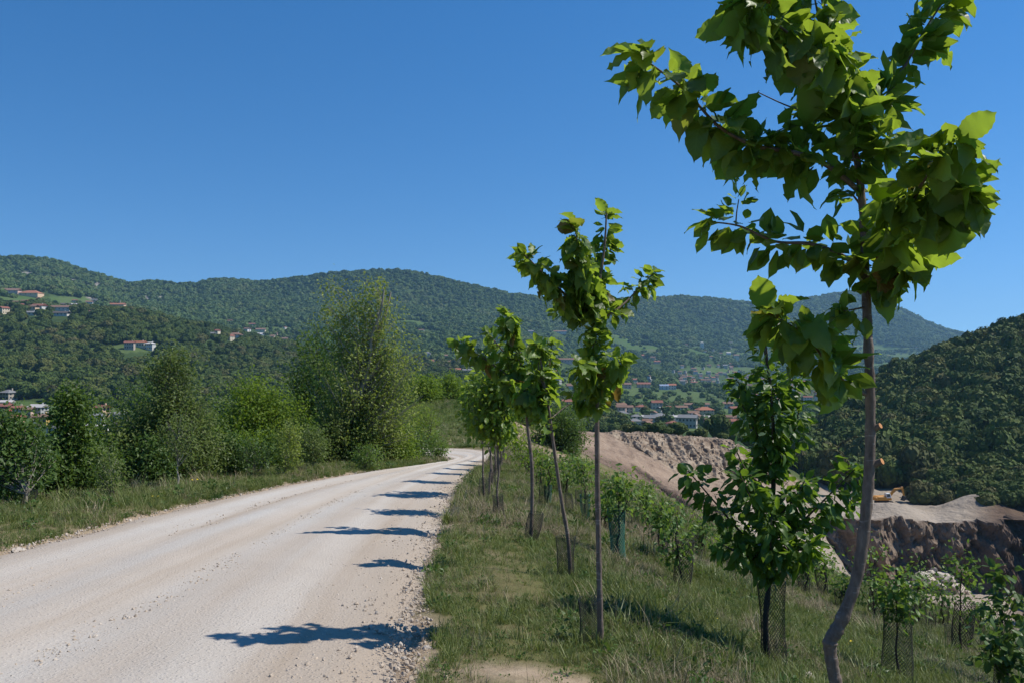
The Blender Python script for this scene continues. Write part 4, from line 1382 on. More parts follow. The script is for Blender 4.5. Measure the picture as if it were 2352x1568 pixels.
def leaf_dirs(r, n, out, droop=0.5, spread=0.7):
    d = out * 0.8 + r.normal(0, spread, (n, 3))
    d[:, 2] -= droop
    d /= np.linalg.norm(d, axis=1)[:, None]
    up = r.normal(0, 0.55, (n, 3)) + out * 0.35
    up[:, 2] += 0.9
    return d, up


def tree(name, base, ells, label, cat="tree", group=None, trunk_r=0.05, bark='bark', leaf='deep', leaf_size=0.07, clumps=90, per=45, spread=0.24,
         steep=0.9, droop=0.35, seed=1, lean=(0, 0), trunk_top=None, tmpl=T_SIMPLE, stem_wob=0.04, twig_r=0.5, shape=0.36, stems=1):
    """base: ground point. ells: crown ellipsoids (cx, cy, cz, rx, ry, rz, weight) in world space."""
    r = np.random.default_rng(seed)
    base = np.asarray(base, float)
    o = empty(name, base)
    tag(o, label, cat, group)
    E = np.array(ells, float)
    E[:, 3:6] *= 1.10
    top = E[:, 2].max() if trunk_top is None else trunk_top
    zmax = (E[:, 2] + E[:, 5]).max()
    cx = np.average(E[:, 0], weights=E[:, 6]); cyy = np.average(E[:, 1], weights=E[:, 6])
    tb = Tubes()
    trunks = []
    for s in range(stems):
        n = 9
        t = np.linspace(0, 1, n)
        ox, oy = (r.normal(0, trunk_r * 2.5 * (stems > 1), 2))
        ex, ey = (cx + (r.normal(0, E[:, 3].max() * .25) if stems > 1 else 0), cyy + (r.normal(0, E[:, 4].max() * .25) if stems > 1 else 0))
        pts = np.stack([base[0] + ox + (ex - base[0] - ox) * t ** 1.3 + lean[0] * t + r.normal(0, stem_wob, n) * (t > 0) * (t < 1),
                        base[1] + oy + (ey - base[1] - oy) * t ** 1.3 + lean[1] * t + r.normal(0, stem_wob, n) * (t > 0) * (t < 1),
                        base[2] - 0.08 + (top - base[2] + 0.08) * t], -1)
        pts = poly_smooth(pts, 3)
        rad = trunk_r * (1.15 - 0.85 * np.linspace(0, 1, len(pts)) ** 0.9)
        tb.add(pts - base, rad, 7)
        trunks.append(pts)
    obj("trunk", tb.mesh("trunk", M[bark]), o)
    w = E[:, 6] / E[:, 6].sum()
    k = r.choice(len(E), clumps, p=w)
    dv = r.normal(size=(clumps, 3)); dv /= np.linalg.norm(dv, axis=1)[:, None]
    rad = r.uniform(0.12, 1, clumps) ** shape
    A = E[k, :3] + dv * E[k, 3:6] * rad[:, None]
    tb = Tubes()
    LP, LD, LU = [], [], []
    for i in range(clumps):
        a = A[i]
        T = trunks[r.integers(len(trunks))]
        hd = math.hypot(a[0] - cx, a[1] - cyy)
        zs = np.clip(a[2] - steep * hd - r.uniform(0.02, 0.12) * (zmax - base[2]), base[2] + 0.12 * (zmax - base[2]), T[-1, 2])
        j = int(np.argmin(np.abs(T[:, 2] - zs)))
        p0 = T[j]
        mid = p0 * 0.45 + a * 0.55 + np.array([0, 0, -0.10 * hd]) + r.normal(0, 0.05, 3) * max(0.3, hd)
        tw = bez(p0, mid, a, 6)
        r0 = trunk_r * twig_r * (0.35 + 0.65 * (1 - j / len(T))) * r.uniform(.6, 1)
        tb.add(tw - base, np.linspace(r0, max(0.0025, r0 * 0.15), 6), 4)
        m = max(4, int(per * r.uniform(.55, 1.4)))
        t = r.uniform(0.45, 1.05, m)
        ii = np.clip(t * 5, 0, 4.999).astype(int); ff = (t * 5 - ii)[:, None]
        on = tw[ii] * (1 - ff) + tw[ii + 1] * ff
        sp = spread * (0.45 + 0.8 * r.uniform(size=(m, 1)))
        off = r.normal(size=(m, 3)) * sp * np.array([1, 1, .8])
        LP.append(on + off)
        out = off / (np.linalg.norm(off, axis=1)[:, None] + 1e-6)
        dd, uu = leaf_dirs(r, m, out, droop)
        LD.append(dd); LU.append(uu)
    obj("branches", tb.mesh("branches", M[bark]), o)
    LP = np.vstack(LP) - base; LD = np.vstack(LD); LU = np.vstack(LU)
    sz = leaf_size * r.uniform(0.6, 1.3, len(LP))
    c = obj("crown", leaves_mesh("crown", LP, LD, LU, sz, M[leaf], tmpl, seed), o)
    c["kind"] = "stuff"
    return o


def EL(px0, px1, py0, py1, d, depth=None, w=1.0):
    """crown ellipsoid from its outline in the measuring frame, at distance d"""
    c = P((px0 + px1) / 2, (py0 + py1) / 2, d)
    rx = (px1 - px0) / 2 / F * d; rz = (py1 - py0) / 2 / F * d
    return (c[0], c[1], c[2], rx, depth if depth else rx, rz, w)


def at(px, d):
    x = (px - CX) / F * d
    return np.array([x, d, float(zn(x, d))])


# ---------------------------------------------------------------- roadside trees, left of the road
GL = "trees and saplings along the left verge"
tree("tall_poplar", at(805, 30), [EL(722, 800, 645, 830, 30, .7, .8), EL(795, 915, 632, 830, 30, .8, 1.1), EL(700, 940, 760, 960, 30, 1.4, 2.0), EL(880, 985, 760, 960, 30, .9, .9), EL(715, 960, 880, 1070, 30, 1.4, 1.8)],
     "tall sparse poplar with pale twigs, highest tree beside the road", group=None, trunk_r=0.10, bark='pale_bark', leaf='poplar', leaf_size=0.115, clumps=430, per=42, spread=0.20, steep=1.0, droop=.3, seed=4, stem_wob=.06, shape=.40, twig_r=.40, stems=2, trunk_top=P(850, 670, 30)[2])
tree("broadleaf_tree", at(715, 33), [EL(660, 790, 760, 1010, 33, 1.4), EL(690, 800, 900, 1080, 33, 1.2)],
     "dark dense tree standing behind the tall poplar's left side", trunk_r=0.09, bark='dark_bark', leaf='deep', leaf_size=0.13, clumps=200, per=60, spread=.27, seed=5)
tree("broadleaf_tree", at(390, 20.5), [EL(340, 450, 795, 960, 20.5, .6, 1), EL(262, 400, 880, 1100, 20.5, .9, 1.4), EL(380, 500, 880, 1110, 20.5, .9, 1.4)],
     "grey-green tree with pointed top left of the yellow-green locust", trunk_r=0.05, bark='bark', leaf='greygreen', leaf_size=0.082, clumps=300, per=52, spread=.17, seed=6, steep=1.3)
tree("broadleaf_tree", at(168, 17.5), [EL(135, 205, 880, 1020, 17.5, .4, 1), EL(105, 235, 985, 1165, 17.5, .7, 1.7)],
     "dark narrow tree with two spires over the lower village", trunk_r=0.05, bark='dark_bark', leaf='deep', leaf_size=0.095, clumps=190, per=54, spread=.15, seed=7, steep=1.3)
tree("locust_tree", at(570, 28), [EL(490, 640, 862, 1090, 28, 1.4, 1.6), EL(560, 705, 880, 1090, 28, 1.2, 1.4), EL(475, 560, 920, 1090, 28, 1.0, .8)],
     "bushy yellow-green locust left of the tall poplar", trunk_r=0.07, bark='dark_bark', leaf='locust', leaf_size=0.105, clumps=330, per=64, spread=.24, seed=8, stems=3, droop=.5)
tree("young_tree", at(62, 13.3), [EL(-70, 120, 975, 1110, 14.0, .6, 1.4), EL(-20, 60, 940, 1040, 14.0, .4, .5)],
     "bright green young tree at the picture's left edge with a stake-thin trunk", trunk_r=0.022, bark='pale_bark', leaf='weed', leaf_size=0.085, clumps=150, per=46, spread=.14, seed=9, stem_wob=.012)
tree("young_tree", at(255, 14.6), [EL(218, 290, 1025, 1115, 14.6, .28, 1)],
     "thin young tree with netted foot between the dark narrow tree and the grey-green tree", trunk_r=0.016, bark='pale_bark', leaf='greygreen', leaf_size=0.06, clumps=34, per=24, spread=.10, seed=10, stem_wob=.012)
tree("young_tree", at(408, 17.2), [EL(370, 450, 940, 1040, 17.2, .4, 1)],
     "straight pale-trunked young tree in front of the grey-green tree", trunk_r=0.022, bark='pale_bark', leaf='greygreen', leaf_size=0.06, clumps=40, per=26, spread=.13, seed=12, stem_wob=.012)
tree("young_tree", at(585, 21.5), [EL(545, 625, 1000, 1075, 21.5, .4, 1)],
     "small young tree in front of the locust's middle", trunk_r=0.018, bark='pale_bark', leaf='weed', leaf_size=0.07, clumps=44, per=26, spread=.13, seed=13, stem_wob=.012)
tree("young_tree", at(652, 22), [EL(632, 690, 960, 1075, 22, .35, 1)],
     "slender lime-yellow young tree in front of the locust", trunk_r=0.018, bark='pale_bark', leaf='lime', leaf_size=0.065, clumps=60, per=34, spread=.12, seed=14, stem_wob=.012)
tree("young_tree", at(717, 24), [EL(690, 750, 975, 1055, 24, .4, 1)],
     "bluish-green young tree with bare straight stem below the poplar", trunk_r=0.02, bark='pale_bark', leaf='greygreen', leaf_size=0.07, clumps=60, per=34, spread=.14, seed=15, stem_wob=.012)
tree("young_tree", at(838, 26), [EL(805, 880, 1015, 1070, 26, .4, 1)],
     "little young tree under the poplar with a crooked stem", trunk_r=0.018, bark='pale_bark', leaf='sap', leaf_size=0.075, clumps=44, per=30, spread=.13, seed=16, stem_wob=.012)
tree("shrub", at(915, 31), [EL(855, 965, 960, 1075, 31, .9, 1)],
     "round bright green shrub right of the poplar's foot", cat="shrub", trunk_r=0.03, bark='dark_bark', leaf='locust', leaf_size=0.10, clumps=110, per=52, spread=.2, seed=17, stems=3)
tree("young_tree", at(1003, 35.5), [EL(975, 1032, 985, 1042, 35.5, .5, 1)],
     "little round young tree on the grass tip inside the bend", trunk_r=0.016, bark='bark', leaf='sap', leaf_size=0.09, clumps=44, per=34, spread=.13, seed=18, stem_wob=.012)
tree("shrub", at(975, 47), [EL(925, 1010, 925, 1010, 47, 1.0, 1)],
     "yellowish arching shrub with dark slanting stems above the bend", cat="shrub", trunk_r=0.035, bark='dark_bark', leaf='locust', leaf_size=0.10, clumps=70, per=34, spread=.22, seed=19, lean=(.6, 0), stems=3)
for k, (px, d, x0, x1, y0, y1) in enumerate(((1040, 88, 1000, 1074, 862, 925), (985, 84, 930, 1015, 865, 930), (905, 80, 850, 950, 850, 950), (780, 60, 700, 860, 900, 1040), (640, 55, 560, 720, 930, 1060))):
    tree("shrub", at(px, d), [EL(x0, x1, y0, y1, d, 2.0, 1)],
         ["bright green bush on the crest of the mound beyond the bend", "second bush on the mound crest, left of the bright one", "wide bush on the mound crest partly behind the poplar", "deep green thicket seen through the poplar's foot", "deep green thicket behind the locust"][k],
         cat="bush", trunk_r=0.08, bark='dark_bark', leaf=['locust', 'locust', 'deep', 'deep', 'deep'][k], leaf_size=0.22, clumps=110, per=46, spread=.45, seed=30 + k, stems=3)
# undergrowth at the foot of the trees
UG = [(20, 14.6, 90, 95, 'deep'), (110, 15.6, 110, 130, 'deep'), (200, 16.6, 110, 120, 'deep'), (300, 18.5, 130, 140, 'greygreen'), (350, 17.8, 80, 80, 'weed'), (455, 19.5, 110, 120, 'greygreen'), (520, 20.5, 80, 70, 'weed'), (560, 24, 110, 90, 'locust'),
      (620, 24.5, 90, 70, 'deep'), (690, 26, 90, 80, 'deep'), (760, 27.5, 100, 90, 'greygreen'), (820, 28, 90, 80, 'deep'), (880, 29.5, 80, 70, 'locust'), (945, 33, 70, 50, 'weed'), (250, 19.5, 160, 190, 'deep'), (470, 25, 170, 170, 'deep'), (60, 18.5, 170, 190, 'deep'), (340, 23, 180, 200, 'deep'), (665, 30, 150, 150, 'deep'), (770, 33, 170, 170, 'deep'), (870, 35, 130, 130, 'deep')]
UGL = ["dark shrub below the bright young tree at the picture's left edge", "dark shrub between the left-edge young tree and the dark narrow tree", "dark shrub at the foot of the dark narrow tree",
       "grey-green shrub at the grey-green tree's left foot", "small bright weed shrub at the verge under the grey-green tree", "grey-green shrub at the grey-green tree's right foot", "small bright weed shrub left of the locust's foot",
       "yellow-green shrub at the locust's left foot", "dark shrub under the locust's middle", "dark shrub between the lime-yellow young tree and the poplar", "grey-green shrub at the poplar's left foot", "dark shrub right under the poplar's trunk",
       "yellow-green shrub at the poplar's right foot", "little weed shrub on the verge before the bend", "tall dark shrub behind the thin young tree with netted foot", "tall dark shrub behind the locust's left side",
       "tall dark shrub behind the left-edge young tree", "tall dark shrub behind the grey-green tree", "tall dark shrub behind the lime-yellow young tree", "tall dark shrub behind the poplar's trunk", "tall dark shrub behind the round bright green shrub"]
for k, (px, d, w, h, lf) in enumerate(UG):
    d = d + 1.6
    b = at(px, d)
    bpy_ = HY - b[2] / d * F
    tree("shrub", b, [EL(px - w / 2, px + w / 2, bpy_ - h * 1.5, bpy_ + 12, d, w / 2 / F * d, 1)],
         UGL[k], cat="shrub", group="undergrowth shrubs below the roadside trees", trunk_r=0.02, bark='dark_bark', leaf=lf, leaf_size=0.07 + .0012 * d, clumps=95, per=46, spread=.15 + .003 * d, seed=50 + k, stems=3, shape=.38)

# ---------------------------------------------------------------- the planted row of cherries
CH_T = []
for s in range(7):
    V, Fq, uv = leaf_template((0.30, .36, .33, .28, .38, .34, .31)[s], 15, 0.015, (.1, .35, .6, .9, 1.2, .45, .75)[s], (.10, .3, .5, .2, .35, .65, .15)[s], s, (.03, .05, .035, .07, .05, .04, .08)[s])
    V, Fq, uv = petiole(V, Fq, uv)
    CH_T.append(mesh_np("cherry_leaf", V, Fq, [M['cherry']], True, None, uv))
PL_T = []
for s in range(4):
    V, Fq, uv = leaf_template(0.185, 8, 0.012, 0.3 + 0.2 * s, 0.3, s + 9, 0.015)
    V, Fq, uv = petiole(V, Fq, uv, 0.12, 0.01)
    PL_T.append(mesh_np("plum_leaf", V, Fq, [M['plum']], True, None, uv))
FULL_T = leaf_template(0.30, 5, 0.0, 0.3, 0.25, 3, 0.02)


def place_leaves(root, base, pos, dirs, ups, size, meshes, mass_mat, seed, limit=300):
    """the largest leaves become parts of their own, the rest one joined part"""
    r = np.random.default_rng(seed)
    order = np.argsort(-size / np.maximum(0.5, pos[:, 1]))
    x, y, z = frames(dirs, ups)
    big = order[:limit]
    for i in big:
        o = bpy.data.objects.new("leaf", meshes[int(r.integers(len(meshes)))])
        link(o, root)
        m = Matrix(((x[i, 0], y[i, 0], z[i, 0], 0), (x[i, 1], y[i, 1], z[i, 1], 0), (x[i, 2], y[i, 2], z[i, 2], 0), (0, 0, 0, 1)))
        o.matrix_local = Matrix.Translation(pos[i] - base) @ m @ Matrix.Diagonal((size[i] * r.uniform(.85, 1.15), size[i], size[i], 1))
    rest = order[limit:]
    if len(rest):
        c = obj("leaves", leaves_mesh("leaves", pos[rest] - base, dirs[rest], ups[rest], size[rest], mass_mat, FULL_T, seed), root)
        c["kind"] = "stuff"


def branch_leaves(r, pts, n, size, t0=0.1, droop=0.75, off=0.05, tipn=6):
    """leaves in spurs along a branch, hanging; fresh bigger ones at the tip"""
    s = np.concatenate([[0], np.cumsum(np.linalg.norm(np.diff(pts, axis=0), axis=1))])
    L = s[-1]
    tt = r.uniform(t0, 1.0, n)
    ii = np.interp(tt * L, s, np.arange(len(pts)))
    k = np.clip(ii.astype(int), 0, len(pts) - 2); f = (ii - k)[:, None]
    on = pts[k] * (1 - f) + pts[k + 1] * f
    ax = pts[k + 1] - pts[k]; ax /= np.linalg.norm(ax, axis=1)[:, None] + 1e-9
    rad = r.normal(size=(n, 3)); rad -= (rad * ax).sum(1)[:, None] * ax
    rad /= np.linalg.norm(rad, axis=1)[:, None]
    pos = on + rad * off * r.uniform(.3, 1.2, (n, 1))
    d = rad * 0.75 + ax * 0.35 + r.normal(0, .25, (n, 3)); d[:, 2] -= droop * r.uniform(.3, 1.2, n)
    up = rad * 0.5 + r.normal(0, .45, (n, 3)); up[:, 2] += 0.8
    sz = size * (0.5 + 0.75 * r.uniform(size=n) ** 0.8)
    if tipn:
        tp = np.repeat(pts[-1][None], tipn, 0) + r.normal(0, off * .3, (tipn, 3))
        a = np.repeat((pts[-1] - pts[-2])[None] / np.linalg.norm(pts[-1] - pts[-2]), tipn, 0)
        dd = a * 0.9 + r.normal(0, .6, (tipn, 3)); dd[:, 2] -= .25
        uu = r.normal(0, .4, (tipn, 3)); uu[:, 2] += .9
        pos = np.vstack([pos, tp]); d = np.vstack([d, dd]); up = np.vstack([up, uu]); sz = np.concatenate([sz, size * r.uniform(.8, 1.25, tipn)])
    return pos, d, up, sz


def cherry(label, trunk, trunk_rad, branches, d0, leaf_size, base, seed, limit=300, bark='cherry_bark', meshes=None, mass='cherry_mass', stubs=(), name="cherry_tree", group="cherry trees of the planted row"):
    """trunk: [(px, py, dd)] from the ground up; branches: [(points, radius px, leaves, size factor, t0, droop)]"""
    r = np.random.default_rng(seed)
    meshes = meshes or CH_T
    base = np.asarray(base, float)
    root = empty(name, base)
    tag(root, label, "tree", group)
    tp = np.array([P(a, b, d0 + (c[0] if c else 0)) for a, b, *c in trunk])
    tp[0] = base - np.array([0, 0, .1])
    tp = poly_smooth(tp, 6)
    rad = np.interp(np.linspace(0, 1, len(tp)), np.linspace(0, 1, len(trunk_rad)), trunk_rad) / F * d0
    kn = 1 + 0.05 * np.sin(np.arange(len(tp)) * 2.1) + 0.06 * r.normal(size=len(tp))
    tb = Tubes().add(tp - base, rad * kn, 12)
    trunk_o = obj("trunk", tb.mesh("trunk", M[bark]), root)
    LP, LD, LU, LS = [], [], [], []
    for pts, rp, n, sf, t0, dr in branches:
        bp = poly_smooth(np.array([P(a, b, d0 + c) for a, b, c in pts]), 6)
        tb = Tubes().add(bp - base, np.linspace(rp, max(1.2, rp * .25), len(bp)) / F * d0, 7)
        obj("branch", tb.mesh("branch", M[bark]), root)
        if n:
            a, b, c, e = branch_leaves(r, bp, n, leaf_size * sf, t0, dr, leaf_size * (.32 if name == 'cherry_tree' else .75))
            LP.append(a); LD.append(b); LU.append(c); LS.append(e)
    for px, py, dx, rp in stubs:
        p = P(px, py, d0)
        q = p + np.array([dx / F * d0, -0.03, 0.02])
        tb = Tubes().add(np.array([p, (p + q) / 2, q]) - base, np.array([rp * 1.3, rp, rp]) / F * d0, 8)
        st = obj("stub", tb.mesh("stub", M[bark]), root)
        a = np.arange(8) / 8 * 6.283
        ax = (q - p) / np.linalg.norm(q - p)
        u = np.cross(ax, (0, 0, 1)); u /= np.linalg.norm(u); w = np.cross(ax, u)
        rr_ = rp / F * d0 * .98
        v = [tuple(q - base + ax * .001)] + [tuple(q - base + ax * .001 + rr_ * (math.cos(t) * u + math.sin(t) * w)) for t in a]
        obj("cut_face", mesh_np("cut_face", v, [[0, k + 1, (k + 1) % 8 + 1] for k in range(8)], [M['cut_wood']]), st)
    place_leaves(root, base, np.vstack(LP), np.vstack(LD), np.vstack(LU), np.concatenate(LS), meshes, M[mass], seed, limit)
    return root


D1 = 4.0
x1 = (1930 - CX) / F * D1
b1 = np.array([x1, D1, float(zn(x1, D1))])
cherry("big nearest cherry tree with a kinked trunk reaching out of the picture's top",
       [(1930, 1700), (1922, 1600), (1915, 1545), (1907, 1495), (1908, 1468), (1922, 1445), (1946, 1392), (1968, 1325), (1982, 1240), (1994, 1120), (1999, 1000), (1998, 880), (1993, 760), (1988, 640), (1984, 530), (1977, 430), (1963, 335), (1940, 210), (1912, 100), (1885, -30), (1872, -200)],
       [15.5, 15, 14, 14.5, 16.5, 15, 14, 13.5, 13, 12.2, 11.6, 11, 10.4, 9.6, 8.8, 8, 7, 6, 5, 4, 2.5],
       [([(1974, 440, 0), (1900, 380, -.05), (1820, 350, -.1), (1735, 335, -.15), (1650, 290, -.18), (1570, 205, -.2), (1470, 130, -.22)], 7, 161, 1.0, .18, 0.44),
        ([(1735, 335, -.15), (1770, 310, -.1), (1800, 295, -.1)], 3, 18, .6, .2, 0.22),
        ([(1988, 625, 0), (1930, 585, 0.06), (1860, 560, 0.08), (1780, 555, 0.11), (1700, 520, 0.12), (1630, 510, 0.14)], 6, 100, .82, .08, 0.39),
        ([(1690, 520, 0.12), (1692, 490, 0.12), (1697, 458, 0.12)], 2, 7, .5, .4, 0.06),
        ([(1988, 650, 0), (2035, 590, -.15), (2080, 500, -.35), (2125, 410, -.55), (2185, 330, -.7)], 7, 112, 1.10, .05, 0.47),
        ([(2090, 490, -.35), (2160, 470, -.5), (2225, 455, -.6)], 4, 38, 1.05, .1, 0.41),
        ([(2040, 590, -.15), (2090, 575, -.2), (2140, 560, -.2)], 4, 26, .9, .1, 0.41),
        ([(1966, 330, 0), (2030, 235, 0.08), (2085, 140, 0.14), (2130, 60, 0.17), (2190, -30, 0.19)], 6, 107, .95, .15, 0.33),
        ([(1950, 260, 0), (1905, 165, -.2), (1850, 110, -.35), (1775, 50, -.45), (1700, 10, -.5)], 6, 126, 1.1, .1, 0.44),
        ([(1935, 190, 0), (1900, 120, -.15), (1880, 40, -.25), (1865, -40, -.3)], 5, 95, 1.05, .0, 0.47),
        ([(1850, 258, .0), (1800, 240, .05), (1742, 213, 0.06)], 2.2, 0, 1, 0, 0),
        ([(1958, 310, 0), (1900, 260, 0.08), (1860, 250, 0.11)], 4, 41, .75, .0, 0.33),
        ([(1968, 370, 0), (2020, 330, -.1), (2060, 320, -.15)], 4, 38, .8, .0, 0.33),
        ([(1975, 420, 0), (1955, 330, -.1), (1950, 240, -.1)], 3, 57, .95, .0, 0.44),
        ([(1990, 905, 0), (1950, 885, -.05), (1905, 840, -.15), (1850, 770, -.25), (1775, 725, -.3)], 5, 84, 1.02, .15, 0.47),
        ([(1990, 705, 0), (1965, 710, -.03), (1935, 715, -.05)], 3, 13, .75, .3, 0.39),
        ([(1990, 690, 0), (2015, 655, -.05), (2050, 645, -.1)], 3, 26, .7, .1, 0.28),
        ([(1982, 480, 0), (1955, 445, .05), (1930, 440, .05)], 3, 16, .6, .2, 0.28),
        ([(1985, 560, 0), (2015, 520, .05), (2040, 500, 0.04)], 3, 30, .85, .1, 0.39)],
       D1, 0.150, b1, 1, 300, stubs=((2004, 985, 12, 7), (2006, 1066, 14, 8)), group=None)

b2, d2 = GP(1380, 1492)
cherry("second cherry of the row, straight trunk with netted foot and candelabra crown",
       [(1380, 1492), (1378, 1400), (1375, 1250), (1372, 1100), (1371, 960), (1369, 850), (1365, 745), (1375, 660), (1388, 570), (1393, 490)],
       [8, 7, 6.4, 6, 5.6, 5, 4.4, 3.5, 2.6, 1.8],
       [([(1365, 745, 0), (1312, 690, -.05), (1265, 645, -.1), (1205, 585, -.15)], 3.5, 110, 1.0, .12, .75),
        ([(1363, 735, 0), (1345, 660, -.1), (1330, 590, -.15), (1322, 530, -.2)], 3.5, 139, 1.12, .12, .9),
        ([(1366, 740, 0), (1380, 640, .1), (1390, 560, .12), (1393, 490, .15)], 3, 120, .95, .0, .6),
        ([(1368, 742, 0), (1425, 705, .1), (1465, 665, .2), (1500, 628, .25)], 3, 76, .85, .2, .6),
        ([(1340, 715, 0), (1300, 715, .1), (1280, 712, .2)], 2, 19, .75, .2, .6),
        ([(1369, 850, 0), (1367, 790, -.02), (1365, 750, -.03)], 2, 38, .9, .0, .6),
        ([(1371, 945, 0), (1369, 860, -.03), (1366, 760, -.05)], 2, 80, .85, .0, .5),
        ([(1370, 905, 0), (1345, 870, -.15), (1335, 840, -.25)], 3, 52, 1.0, .0, .8),
        ([(1370, 880, 0), (1400, 845, -.15), (1425, 830, -.2)], 3, 57, 1.0, .0, .8),
        ([(1370, 925, 0), (1335, 910, .1), (1318, 905, .15)], 2.5, 28, .9, .2, .6),
        ([(1370, 930, 0), (1385, 895, .1), (1410, 880, .2)], 2.5, 43, .9, .0, .8)],
       d2, 0.108, b2, 2, 300)

b3, d3 = GP(1312, 1332)
cherry("third cherry of the row, thin trunk leaning left with small crown",
       [(1312, 1332), (1305, 1240), (1290, 1150), (1274, 1040), (1262, 950), (1250, 880), (1238, 800)], [5, 4.6, 4.2, 3.8, 3.3, 2.6, 1.8],
       [([(1262, 950, 0), (1255, 900, .1), (1262, 840, .2), (1268, 790, .25)], 2.2, 91, .85, .15, .6),
        ([(1256, 905, 0), (1240, 860, 0), (1232, 790, 0)], 2, 80, .9, .0, .8),
        ([(1262, 950, 0), (1235, 925, 0), (1205, 900, 0)], 2, 51, 1.0, .15, .8),
        ([(1272, 1010, 0), (1257, 985, 0), (1248, 960, 0)], 1.5, 23, .8, .3, .4),
        ([(1264, 962, 0), (1290, 940, .1), (1312, 925, .15)], 1.6, 0, 1, 0, 0)],
       d3, 0.145, b3, 3, 110)
b4, d4 = GP(1218, 1242)
cherry("fourth cherry of the row, tallest leafy crown with reddish tip leaves",
       [(1218, 1242), (1222, 1160), (1221, 1060), (1212, 980), (1206, 900), (1195, 820), (1180, 730)], [4.8, 4.4, 4, 3.6, 3, 2.4, 1.6],
       [([(1208, 930, 0), (1195, 840, -.1), (1178, 780, -.2), (1165, 725, -.3)], 2.5, 220, 1.05, .05, .8),
        ([(1205, 890, 0), (1150, 850, -.1), (1100, 815, -.2), (1052, 790, -.3)], 2.4, 120, 1.05, .15, .7),
        ([(1200, 860, 0), (1150, 800, .1), (1120, 765, .2)], 2, 71, .85, .2, .7),
        ([(1205, 880, 0), (1225, 830, .2), (1230, 790, .3)], 2, 91, .95, .0, .8),
        ([(1208, 940, 0), (1190, 910, -.2), (1170, 880, -.3)], 2, 91, 1.05, .0, .9),
        ([(1209, 945, 0), (1230, 905, -.1), (1250, 870, -.1)], 2, 80, 1.0, .0, .9)],
       d4, 0.15, b4, 4, 220)
b5, d5 = GP(1147, 1192)
for k, (lab, px, pyb, top, cr, sd) in enumerate((("fifth cherry of the row with netted foot and round small-leaved crown", 1147, 1192, 842, (1075, 1200), 61),
                                                 ("sixth cherry of the row, left one of two close thin trunks", 1112, 1148, 850, (1060, 1150), 62),
                                                 ("seventh cherry of the row, right one of two close thin trunks", 1124, 1142, 865, (1085, 1170), 63),
                                                 ("eighth cherry of the row, just past the two close trunks", 1131, 1118, 880, (1070, 1150), 64),
                                                 ("ninth cherry of the row, small and partly hidden by nearer crowns", 1140, 1098, 910, (1100, 1165), 65),
                                                 ("tenth cherry of the row, small with bare pale stem", 1146, 1085, 930, (1110, 1170), 66),
                                                 ("eleventh cherry of the row near the bend", 1151, 1074, 950, (1120, 1175), 67),
                                                 ("farthest cherry of the row right at the bend", 1155, 1064, 965, (1130, 1180), 68))):
    b, d = GP(px, pyb)
    h = pyb - top
    tree("cherry_tree", b, [EL(cr[0], cr[1], top + h * .05, top + h * .42, d, None, 1.3), EL(cr[0] + 20, cr[1] - 20, top, top + h * .25, d, None, .7)], lab, group="cherry trees of the planted row",
         trunk_r=2.6 / F * d, bark='cherry_bark', leaf='cherry_mass', leaf_size=0.10, clumps=72 - 4 * k, per=26, spread=.12, steep=.9, droop=.6, seed=sd, stem_wob=.015, tmpl=FULL_T[:2])

# the plum sapling in front of the quarry
bs, dS = GP(1768, 1528)
cherry("dark leafy plum sapling with pointed top and netted foot, right of the planted row",
       [(1768, 1528), (1758, 1440), (1766, 1340), (1772, 1240), (1776, 1130), (1778, 1020), (1772, 920), (1765, 850), (1757, 780), (1748, 738)], [7, 6.5, 6, 5.5, 5, 4.2, 3.4, 2.8, 2, 1.2],
       [([(1770, 1290, 0), (1700, 1220, -.1), (1640, 1150, -.15), (1580, 1080, -.2)], 3.5, 160, 1.0, .1, .7),
        ([(1772, 1270, 0), (1840, 1200, -.1), (1900, 1140, -.1), (1970, 1070, -.1)], 3.5, 147, 1.0, .1, .7),
        ([(1770, 1300, 0), (1700, 1270, -.3), (1660, 1250, -.4)], 3, 107, 1.05, .0, .8),
        ([(1770, 1300, 0), (1830, 1265, -.3), (1870, 1245, -.4)], 3, 107, 1.05, .0, .8),
        ([(1774, 1200, 0), (1730, 1150, -.3), (1700, 1090, -.4)], 3, 120, 1.0, .0, .8),
        ([(1774, 1200, 0), (1820, 1150, -.2), (1850, 1100, -.2)], 3, 120, 1.0, .0, .8),
        ([(1776, 1140, 0), (1715, 1080, .2), (1690, 1030, .3)], 3, 87, .95, .0, .8),
        ([(1778, 1050, 0), (1820, 1000, 0), (1835, 940, 0)], 2.5, 111, .95, .05, .8),
        ([(1778, 1060, 0), (1735, 990, -.1), (1705, 930, -.1)], 2.5, 111, .95, .05, .8),
        ([(1775, 960, 0), (1730, 920, .1), (1690, 870, .1)], 2, 87, .9, .1, .7),
        ([(1774, 940, 0), (1805, 890, 0), (1830, 860, 0)], 2, 80, .9, .1, .7),
        ([(1772, 1100, 0), (1774, 980, -.15), (1770, 870, -.15)], 2, 200, .95, .0, .8),
        ([(1768, 880, 0), (1755, 800, 0), (1748, 740, 0)], 2, 91, .75, .0, .6),
        ([(1772, 1240, 0), (1900, 1190, .1), (1960, 1150, .15)], 2.5, 87, .95, .2, .7),
        ([(1770, 1310, 0), (1770, 1250, -.35), (1772, 1180, -.4)], 2.5, 140, 1.05, .0, .8)],
       dS, 0.118, bs, 5, 300, 'dark_bark', PL_T, 'plum_mass', name="plum_sapling", group=None)

